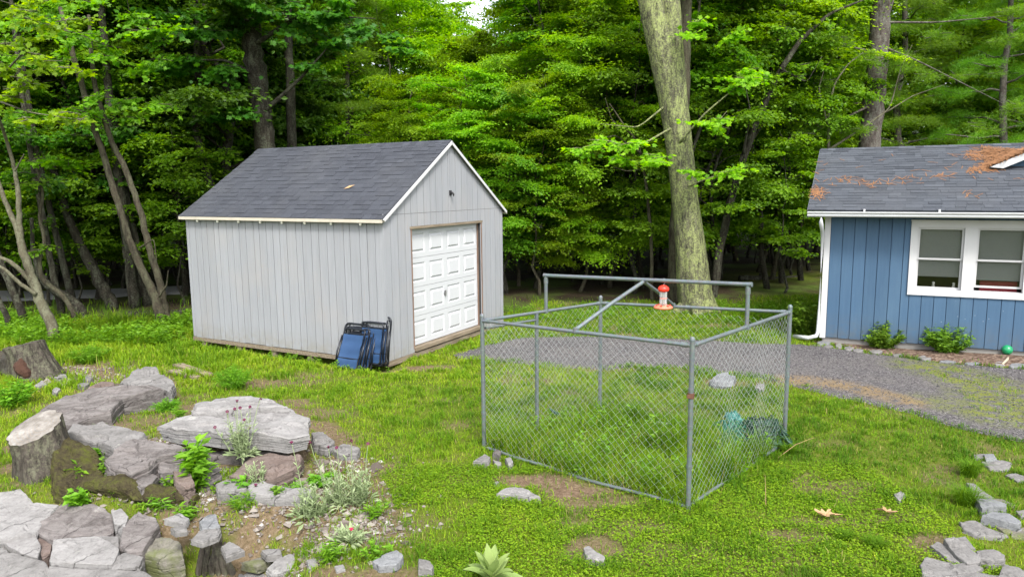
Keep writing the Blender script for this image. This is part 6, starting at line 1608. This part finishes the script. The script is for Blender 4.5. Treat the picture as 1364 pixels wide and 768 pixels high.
    for _ in range(3600):
        q = rg.random()
        if q < .62: px, py = rg.uniform(-10, 262), rg.uniform(425, 462)
        elif q < .74: px, py = rg.uniform(668, 900), rg.uniform(412, 428)
        elif q < .78: px, py = rg.uniform(255, 520), rg.uniform(0, 12); py = 455 + (px - 260) * .13 + py
        else: px, py = rg.uniform(950, 1080), rg.uniform(408, 440)
        g = G(px, py)
        if fbm(g[None, :2] * .8, 88, 3)[0] < .42 + .1 * rg.random(): continue
        P.append(g); Hs.append(rg.uniform(.08, .34) if q < .62 else rg.uniform(.06, .16))
    for _ in range(150):
        u_, v_ = rg.random() ** 1.3, rg.random()
        q = PEN['a'] + (PEN['b'] - PEN['a']) * v_ + (PEN['d'] - PEN['a']) * u_ * .95
        if fbm(q[None] * 1.6, 19, 3)[0] < .47: continue
        P.append(np.array([q[0], q[1], float(terrain(q[0], q[1]))])); Hs.append(rg.uniform(.10, .26))
    P = np.array(P); Hs = np.array(Hs); mb = MB(); V, F = blades(P, Hs, .008, .4, rg); mb.add(V, F, 0, np.repeat(.3 + .3 * rg.random(len(P)), 2))
    for f in (.3, .45, .6, .75, .9, 1.0):
        for s in (0, 1):
            a = rg.random(len(P)) * 2 * PI; D = np.stack([np.cos(a), np.sin(a), .35 + 0 * a], -1)
            V, F = leaf_quads(P + np.array([0, 0, 1.0]) * (Hs * f)[:, None] + rg.normal(0, .03, P.shape) * Hs[:, None], D, rg.normal(0, .4, P.shape) + [0, 0, 1], Hs * .20 + .02, Hs * .09 + .012); mb.add(V, F, 0, rg.random(len(P)))
    o = mb.build('weeds', MAT['leaf_weed']); tag(o, 'leafy weeds along the wood edge, shed foot and inside the pen', 'weeds', kind='stuff')

def leafy(name, label, px, h, spread, n_stem, leafL, leafW, mat, seed, per=16, cat='plant', stem='leaf_weed', lobed=False, droop=.2, dome=False):
    rg = np.random.default_rng(seed); b = G(*px); t = thing(name, label, cat, b)
    st = MB(); lf = MB()
    for i in range(n_stem):
        a = rg.random() * 2 * PI; rr = spread * math.sqrt(rg.random()); hh = h * rg.uniform(.65, 1.05) * (1 - (.45 if dome else .2) * (rr / spread) ** 2)
        tip = np.array([math.cos(a) * rr, math.sin(a) * rr, hh]); base = np.array([tip[0] * .25, tip[1] * .25, -.02])
        P = wiggle(base, tip, 6, .12, rg); st.tube(P, np.linspace(.005, .0025, 6), 4, 0, .4, cap=False)
        q = rg.random(per) ** .8; C = np.stack([np.interp(q, np.linspace(0, 1, 6), P[:, k]) for k in range(3)], -1)
        az = rg.random(per) * 2 * PI; D = np.stack([np.cos(az), np.sin(az), .35 - droop + rg.normal(0, .25, per)], -1)
        fn = lobed_leaves if lobed else leaf_quads
        s = (.6 + .6 * rg.random(per)); V, F = fn(C, D, rg.normal(0, .35, (per, 3)) + [0, 0, 1], leafL * s, leafW * s); lf.add(V, F, 0, np.clip(rg.normal(.5, .25, per), 0, 1))
    st.build('stems', MAT[stem], t); lf.build('foliage', MAT[mat], t)
    return t

def campion(label, base, tips, n_extra, h, spread, seed, red=()):
    rg = np.random.default_rng(seed); b = G(*base); t = thing('rose_campion', label, 'flower plant', b); st = MB(); lf = MB()
    ends = [at_depth(px, py, b[1] + rg.normal(0, .05)) - b for px, py in tips]; nb = len(ends)
    for _ in range(n_extra):
        a = rg.random() * 2 * PI; rr = spread * math.sqrt(rg.random()); ends.append(np.array([math.cos(a) * rr, math.sin(a) * rr * .7, h * rg.uniform(.45, 1.0)]))
    for i, e in enumerate(ends):
        p0 = np.array([e[0] * .45 + rg.normal(0, .03), e[1] * .4, 0]); P = wiggle(p0, e, 6, .10, rg); st.tube(P, np.linspace(.0045, .003, 6), 4, 0, .6, cap=False)
        k = 16; q = rg.random(k) * (.72 if i < nb else 1.0); C = np.stack([np.interp(q, np.linspace(0, 1, 6), P[:, m]) for m in range(3)], -1)
        az = rg.random(k) * 2 * PI; D = np.stack([np.cos(az), np.sin(az), np.full(k, .9)], -1); s = (.5 + .7 * rg.random(k)) * (1.25 - .6 * q)
        V, F = leaf_quads(C, D, np.stack([np.cos(az), np.sin(az), np.full(k, -.6)], -1) * -1 + rg.normal(0, .3, (k, 3)), .075 * s, .021 * s); lf.add(V, F, 0, rg.random(k))
    k = 46; a = rg.random(k) * 2 * PI; r = spread * .9 * np.sqrt(rg.random(k)); C = np.stack([np.cos(a) * r, np.sin(a) * r * .8, .01 + .03 * rg.random(k)], -1)
    V, F = leaf_quads(C, np.stack([np.cos(a), np.sin(a), .25 + 0 * a], -1) + rg.normal(0, .4, (k, 3)), rg.normal(0, .35, (k, 3)) + [0, 0, 1], .09 + .05 * rg.random(k), .034); lf.add(V, F, 0, rg.random(k))
    st.build('stems', MAT['leaf_silver'], t); lf.build('foliage', MAT['leaf_silver'], t)
    for i in range(nb):
        m = MB(); e = ends[i]; f = rg.normal(0, .35, 3) + [0, -.6, .8]; f = f / np.linalg.norm(f); ux = unit(np.cross(f, [1, .2, .1])[None])[0]; uy = np.cross(f, ux)
        for q in range(5):
            an = q * 2 * PI / 5; d = ux * math.cos(an) + uy * math.sin(an); s = np.cross(f, d); R = .017
            m.add([e, e + d * R * .6 + s * R * .5, e + d * R + s * R * .32 + f * .003, e + d * R - s * R * .32 + f * .003, e + d * R * .6 - s * R * .5], [[0, 1, 2, 3, 4]])
        m.tube([e - f * .018, e - f * .002], [.006, .008], 6); m.build('blossom', MAT['petal_red' if i in red else 'petal'], t)

def build_plants():
    A = lambda L: [(x * .453, 420 + y * .453) for x, y in L]
    campion('tall silvery campion growing before the broad grey slab, dark magenta blossoms', (321, 607, .17), A([(668, 282), (690, 274), (706, 271), (735, 268), (697, 250), (766, 244), (718, 306), (632, 328), (733, 330), (700, 345)]), 12, .48, .12, 1)
    campion('largest silver campion clump at the right end of the mound', (465, 672), A([(912, 372), (965, 385), (990, 388), (1033, 368), (1082, 376), (1000, 455), (1060, 470)]), 34, .42, .26, 2)
    campion('silver campion below the layered edging slate with three blossoms', (345, 697), A([(735, 512), (752, 497), (790, 506)]), 13, .30, .15, 3)
    campion('low silver campion with one crimson blossom nearest the lawn', (465, 722), A([(1033, 627)]), 8, .16, .14, 4, red=(0,))
    campion('silver campion between the edging slate and the large clump, one blossom', (415, 690), A([(857, 372)]), 22, .34, .20, 5)
    campion('small silver rosette in front of the dark wedge slate', (383, 632), A([(835, 470)]), 6, .12, .12, 6)
    leafy('leafy_weed', 'tall bright leafy weed before the layered edging slate', (266, 688), .48, .19, 17, .14, .06, 'leaf_weed', 21, 22)
    leafy('leafy_weed', 'short leafy weed just right of the tall bright one', (322, 686), .20, .12, 9, .08, .045, 'leaf_weed', 22, 16)
    leafy('leafy_weed', 'low nettle like weed at the foot of the front stump', (108, 668), .18, .15, 10, .075, .05, 'leaf_weed', 23, 16)
    leafy('leafy_weed', 'small green weed between the stump and the rounded boulder', (133, 612), .15, .09, 8, .06, .04, 'leaf_weed', 24, 14)
    leafy('leafy_weed', 'little weed in the crevice left of the rotten root', (252, 745), .24, .11, 8, .09, .03, 'leaf_weed', 25, 16)
    leafy('leafy_weed', 'grassy weed beside the mossy boulder at the ledge end', (222, 668), .16, .15, 12, .10, .02, 'leaf_weed', 26, 14)
    leafy('ferny_bush', 'light green ferny clump on the lawn behind the broad slab', (312, 516), .36, .34, 60, .07, .012, 'leaf_weed', 27, 34, dome=True)
    leafy('ferny_bush', 'light green ferny clump behind the rear stump rubble', (120, 482), .34, .35, 46, .08, .014, 'leaf_weed', 28, 30, dome=True)
    leafy('ferny_bush', 'yellow green tuft at the right end of the long purple slab', (222, 548), .20, .20, 30, .06, .012, 'leaf_weed', 29, 26, dome=True)
    leafy('leafy_weed', 'tall leafy weeds at the left picture edge behind the stump', (20, 540), .40, .35, 40, .09, .03, 'leaf_weed', 30, 20, dome=True)
    leafy('leafy_bush', 'broad leaved bush at the corner of the blue house', (1066, 446), .75, .36, 60, .10, .06, 'leaf_shrub', 31, 26, cat='bush', dome=True)
    leafy('round_shrub', 'small round shrub by the blue wall, nearer the house corner', (1174, 463), .52, .42, 90, .085, .036, 'leaf_shrub', 32, 34, cat='shrub', dome=True)
    leafy('round_shrub', 'small round shrub below the double window of the house', (1261, 469), .54, .44, 90, .085, .036, 'leaf_shrub', 33, 34, cat='shrub', dome=True)
    leafy('leafy_weed', 'small green weed at the right end of the mulch bed', (1362, 470), .16, .14, 8, .07, .04, 'leaf_shrub', 34, 12)
    rg = np.random.default_rng(41)
    spots = [(150, 690, 'low green weed on the ledge top left of the leaning mauve slab'), (205, 735, 'leafy weed in the soil at the right end of the ledge'), (238, 715, 'small leafy weed left of the rotten root'), (330, 735, 'small weed just above the clean pale flat slate'),
             (372, 690, 'green weed below the layered edging slate'), (300, 690, 'green clump under the left half of the edging slate'), (440, 745, 'small pale weed among the bottom stones'), (500, 745, 'grassy weed left of the squarish blue grey rock'),
             (395, 655, 'low green weed at the right end of the edging slate'), (428, 645, 'green weed beside the largest campion clump'), (500, 690, 'grassy clump right of the largest campion clump'), (160, 655, 'small weed on the soil below the mossy log'),
             (240, 655, 'leafy clump between the mossy log and the edging slate'), (88, 482, 'small weed in the rubble beside the rear stump'), (240, 560, 'grass clump at the left end of the broad slab'), (100, 640, 'small weed growing on the moss covered root mound'), (120, 625, 'second weed higher on the moss covered root mound'), (185, 690, 'grass clump at the lower right of the mauve ledge slab')]
    for k, (x_, y_, lb) in enumerate(spots):
        leafy('small_weed', lb, (x_, y_), rg.uniform(.08, .19), rg.uniform(.06, .14), int(rg.integers(6, 14)), rg.uniform(.05, .09), rg.uniform(.012, .04), 'leaf_weed' if k % 4 else 'leaf_shrub', 60 + k, 14)
    # mullein rosette
    b = G(655, 768); b = b + np.array([0, -.12, 0]); b[2] = float(terrain(b[0], b[1])); t = thing('mullein_plant', 'pale felted mullein rosette at the bottom edge of the lawn', 'plant', b); rg = np.random.default_rng(3)
    for i in range(15):
        m = MB(); a = i * 2.399; el = .45 + .85 * (i / 14); L = .30 - .08 * (i / 14); W = .050 - .012 * i / 14; n = 9; s = np.linspace(0, 1, n)
        w = W * np.sin(PI * np.clip(s ** .8 * .95 + .04, 0, 1)) ** 1.0 + .004 * (1 - s)
        out = np.array([math.cos(a), math.sin(a), 0]); sd = np.array([-math.sin(a), math.cos(a), 0])
        ctr = out * (L * s * math.cos(el))[:, None] + np.array([0, 0, 1.0]) * (L * s * math.sin(el) - .35 * L * s ** 2.5 * (1.2 - i / 14) + .03 + .006 * i)[:, None]
        V = np.stack([ctr - sd * w[:, None] + [0, 0, .012], ctr - [0, 0, .004], ctr + sd * w[:, None] + [0, 0, .012]], 1).reshape(-1, 3)
        F = [[k * 3 + j, k * 3 + j + 1, k * 3 + j + 4, k * 3 + j + 3] for k in range(n - 1) for j in (0, 1)]
        m.add(V, F, 0, .3 + .6 * rg.random()); m.build('leaf_blade', MAT['leaf_mullein'], t, smooth=True)
    # coarse grass tufts
    for lb, p, h, n in (('spiky grass tuft beside the stepping stones, the upper one', (1290, 634), .24, 260), ('spiky grass tuft beside the stepping stones, the lower one', (1286, 672), .24, 300), ('dark fescue tuft on the lawn before the left dry leaf', (1122, 716), .10, 260), ('dark fescue tuft near the bottom right of the lawn', (1165, 728), .12, 300), ('rank grass tuft at the foot of the right pen corner post', (1050, 604), .18, 220)):
        b = G(*p); rg = np.random.default_rng(n + int(p[0])); a = rg.random(n) * 2 * PI; r = .07 * np.sqrt(rg.random(n)); P = np.stack([np.cos(a) * r, np.sin(a) * r, 0 * a - .01], -1)
        V, F = blades(P, h * (.6 + .5 * rg.random(n)), .006, .4 + .7 * rg.random(n), rg); m = MB(); m.add(V, F, 0, np.repeat(np.clip(rg.normal(.27, .1, n), 0, 1), 2)); o = m.build('grass_tuft', MAT['grass']); o.location = b; tag(o, lb, 'grass tuft')
    for lb, px, p1 in (('single dry grass stalk arching right of the pen corner', (1035, 610), (1085, 582)), ('single dry stalk standing on the lawn by the pen front', (1020, 676), (1019, 632))):
        a, c = G(*px), at_depth(*p1, G(*px)[1]); m = MB(); m.tube(np.array([0 * a, (c - a) * .5 + np.array([0, 0, .04]), c - a]), [.0035, .003, .0015], 5); o = m.build('dry_stalk', MAT['deadleaf']); o.location = a; tag(o, lb, 'stalk')
    # pebbles in the rock garden, stones on the drive
    rg = np.random.default_rng(9)
    def stones(name, label, cat, pts, size, mat):
        n = len(pts); ico = np.array([[1, 0, 0], [-1, 0, 0], [0, 1, 0], [0, -1, 0], [0, 0, 1], [0, 0, -1]], float); tri = np.array([[0, 2, 4], [2, 1, 4], [1, 3, 4], [3, 0, 4], [2, 0, 5], [1, 2, 5], [3, 1, 5], [0, 3, 5]])
        S = size[:, None] * rg.uniform(.5, 1.2, (n, 3)) * [1, 1, .6]; a = rg.random(n) * 2 * PI; V = ico[None] * S[:, None] + rg.normal(0, .18, (n, 6, 3)) * size[:, None, None]
        ca, sa = np.cos(a)[:, None], np.sin(a)[:, None]; V = np.stack([V[..., 0] * ca - V[..., 1] * sa, V[..., 0] * sa + V[..., 1] * ca, V[..., 2]], -1) + pts[:, None]
        F = (np.arange(n)[:, None, None] * 6 + tri[None]).reshape(-1, 3); m = MB(); m.add(V.reshape(-1, 3), F, 0, np.repeat(np.clip(rg.normal(.45, .25, n), 0, 1), 8)); o = m.build(name, MAT[mat]); tag(o, label, cat, kind='stuff')
    def scatter(n, regions):
        out = []
        while len(out) < n:
            c = regions[rg.integers(len(regions))]; q = c[0] + rg.normal(0, 1, 2) * c[1]; out.append(q)
        out = np.array(out); return out
    reg = [(G(*p)[:2], np.array(s)) for p, s in (((120, 505), (.7, .25)), ((110, 495), (.5, .2)), ((300, 625), (.5, .18)), ((240, 590), (.3, .12)), ((260, 720), (.5, .3)), ((360, 720), (.5, .25)), ((420, 730), (.4, .25)), ((440, 620), (.4, .2)), ((410, 660), (.4, .2)), ((180, 650), (.4, .12)), ((480, 700), (.3, .25)), ((330, 650), (.5, .15)), ((240, 700), (.3, .2)))]
    q = scatter(6500, reg); k = np.ones(len(q), bool)
    for poly in ROCK_FOOT: k &= ~inpoly(q[:, 0], q[:, 1], poly)
    q = q[k]; stones('pebbles', 'small broken slate pebbles strewn between the mound rocks', 'pebbles', np.stack([q[:, 0], q[:, 1], terrain(q[:, 0], q[:, 1]) + .005], -1), np.exp(rg.normal(-4.2, .55, len(q))), 'pebble')
    n = 60000; x = rg.uniform(-1.2, 11, n); y = rg.uniform(6, 14.5, n); k = inpoly(x, y, DRIVE_POLY) & (rg.random(n) < .9); x, y = x[k], y[k]
    stones('gravel', 'loose dark gravel stones over the drive', 'gravel', np.stack([x, y, terrain(x, y) + .026], -1), np.exp(rg.normal(-4.7, .35, len(x))), 'gravelstone')

# ------------------------------------------------------------------ camera, light, render
def build_light():
    w = bpy.data.worlds.new('World'); SC.world = w; w.use_nodes = True
    nt = w.node_tree; nt.nodes.clear()
    out = nt.nodes.new('ShaderNodeOutputWorld'); bg = nt.nodes.new('ShaderNodeBackground'); sky = nt.nodes.new('ShaderNodeTexSky'); hs = nt.nodes.new('ShaderNodeHueSaturation')
    sky.sky_type = 'NISHITA'; sky.sun_disc = False; sky.sun_elevation = math.radians(SUN_EL); sky.sun_rotation = math.radians(SUN_AZ)
    sky.air_density = 1.0; sky.dust_density = 3.0; sky.ozone_density = 1.0
    hs.inputs['Saturation'].default_value = 0.28
    nt.links.new(sky.outputs[0], hs.inputs['Color']); nt.links.new(hs.outputs[0], bg.inputs[0]); nt.links.new(bg.outputs[0], out.inputs[0])
    bg.inputs[1].default_value = SKY
    l = bpy.data.lights.new('sun', 'SUN'); l.energy = SUN; l.angle = math.radians(SUN_ANG); l.color = (1.0, 0.96, 0.90)
    o = bpy.data.objects.new('sun', l); COL.objects.link(o)
    az = math.radians(SUN_AZ); el = math.radians(SUN_EL)
    d = Vector((math.sin(az) * math.cos(el), math.cos(az) * math.cos(el), math.sin(el)))       # towards the sun
    o.rotation_euler = d.to_track_quat('Z', 'Y').to_euler(); o.location = (0, 0, 30)

def build_camera():
    c = bpy.data.cameras.new('camera'); o = bpy.data.objects.new('camera', c); COL.objects.link(o)
    c.sensor_width = 36.0; c.lens = CAM_F / 1364.0 * 36.0; c.clip_start = 0.05; c.clip_end = 2000
    R = Vector((1, 0, 0)); F = Vector((0, math.cos(CAM_TH), -math.sin(CAM_TH))); U = Vector((0, math.sin(CAM_TH), math.cos(CAM_TH)))
    cs, sn = math.cos(CAM_RO), math.sin(CAM_RO)
    R2 = R * cs - U * sn; U2 = R * sn + U * cs
    o.matrix_world = Matrix(((R2.x, U2.x, -F.x, 0), (R2.y, U2.y, -F.y, 0), (R2.z, U2.z, -F.z, CAM_H), (0, 0, 0, 1)))
    SC.camera = o

SUN_EL, SUN_AZ, SUN_ANG, SUN, SKY, EXPO = 52, 165, 11, 1.5, 0.15, 1.65
build_light(); build_camera()
build_ground(); build_surfaces()
build_shed(); build_house(); build_pen(); build_chairs(); build_rocks(); build_wood()
build_trees(); build_plants(); build_grass()
SC.view_settings.view_transform = 'Standard'
SC.view_settings.look = 'None'
SC.view_settings.exposure = EXPO
SC.view_settings.gamma = 1.0
SC.view_settings.use_curve_mapping = False
SC.render.engine = 'CYCLES'
cy = SC.cycles
cy.max_bounces = 9; cy.diffuse_bounces = 6; cy.glossy_bounces = 3; cy.transmission_bounces = 5; cy.transparent_max_bounces = 8
cy.use_denoising = True
cy.caustics_reflective = False; cy.caustics_refractive = False
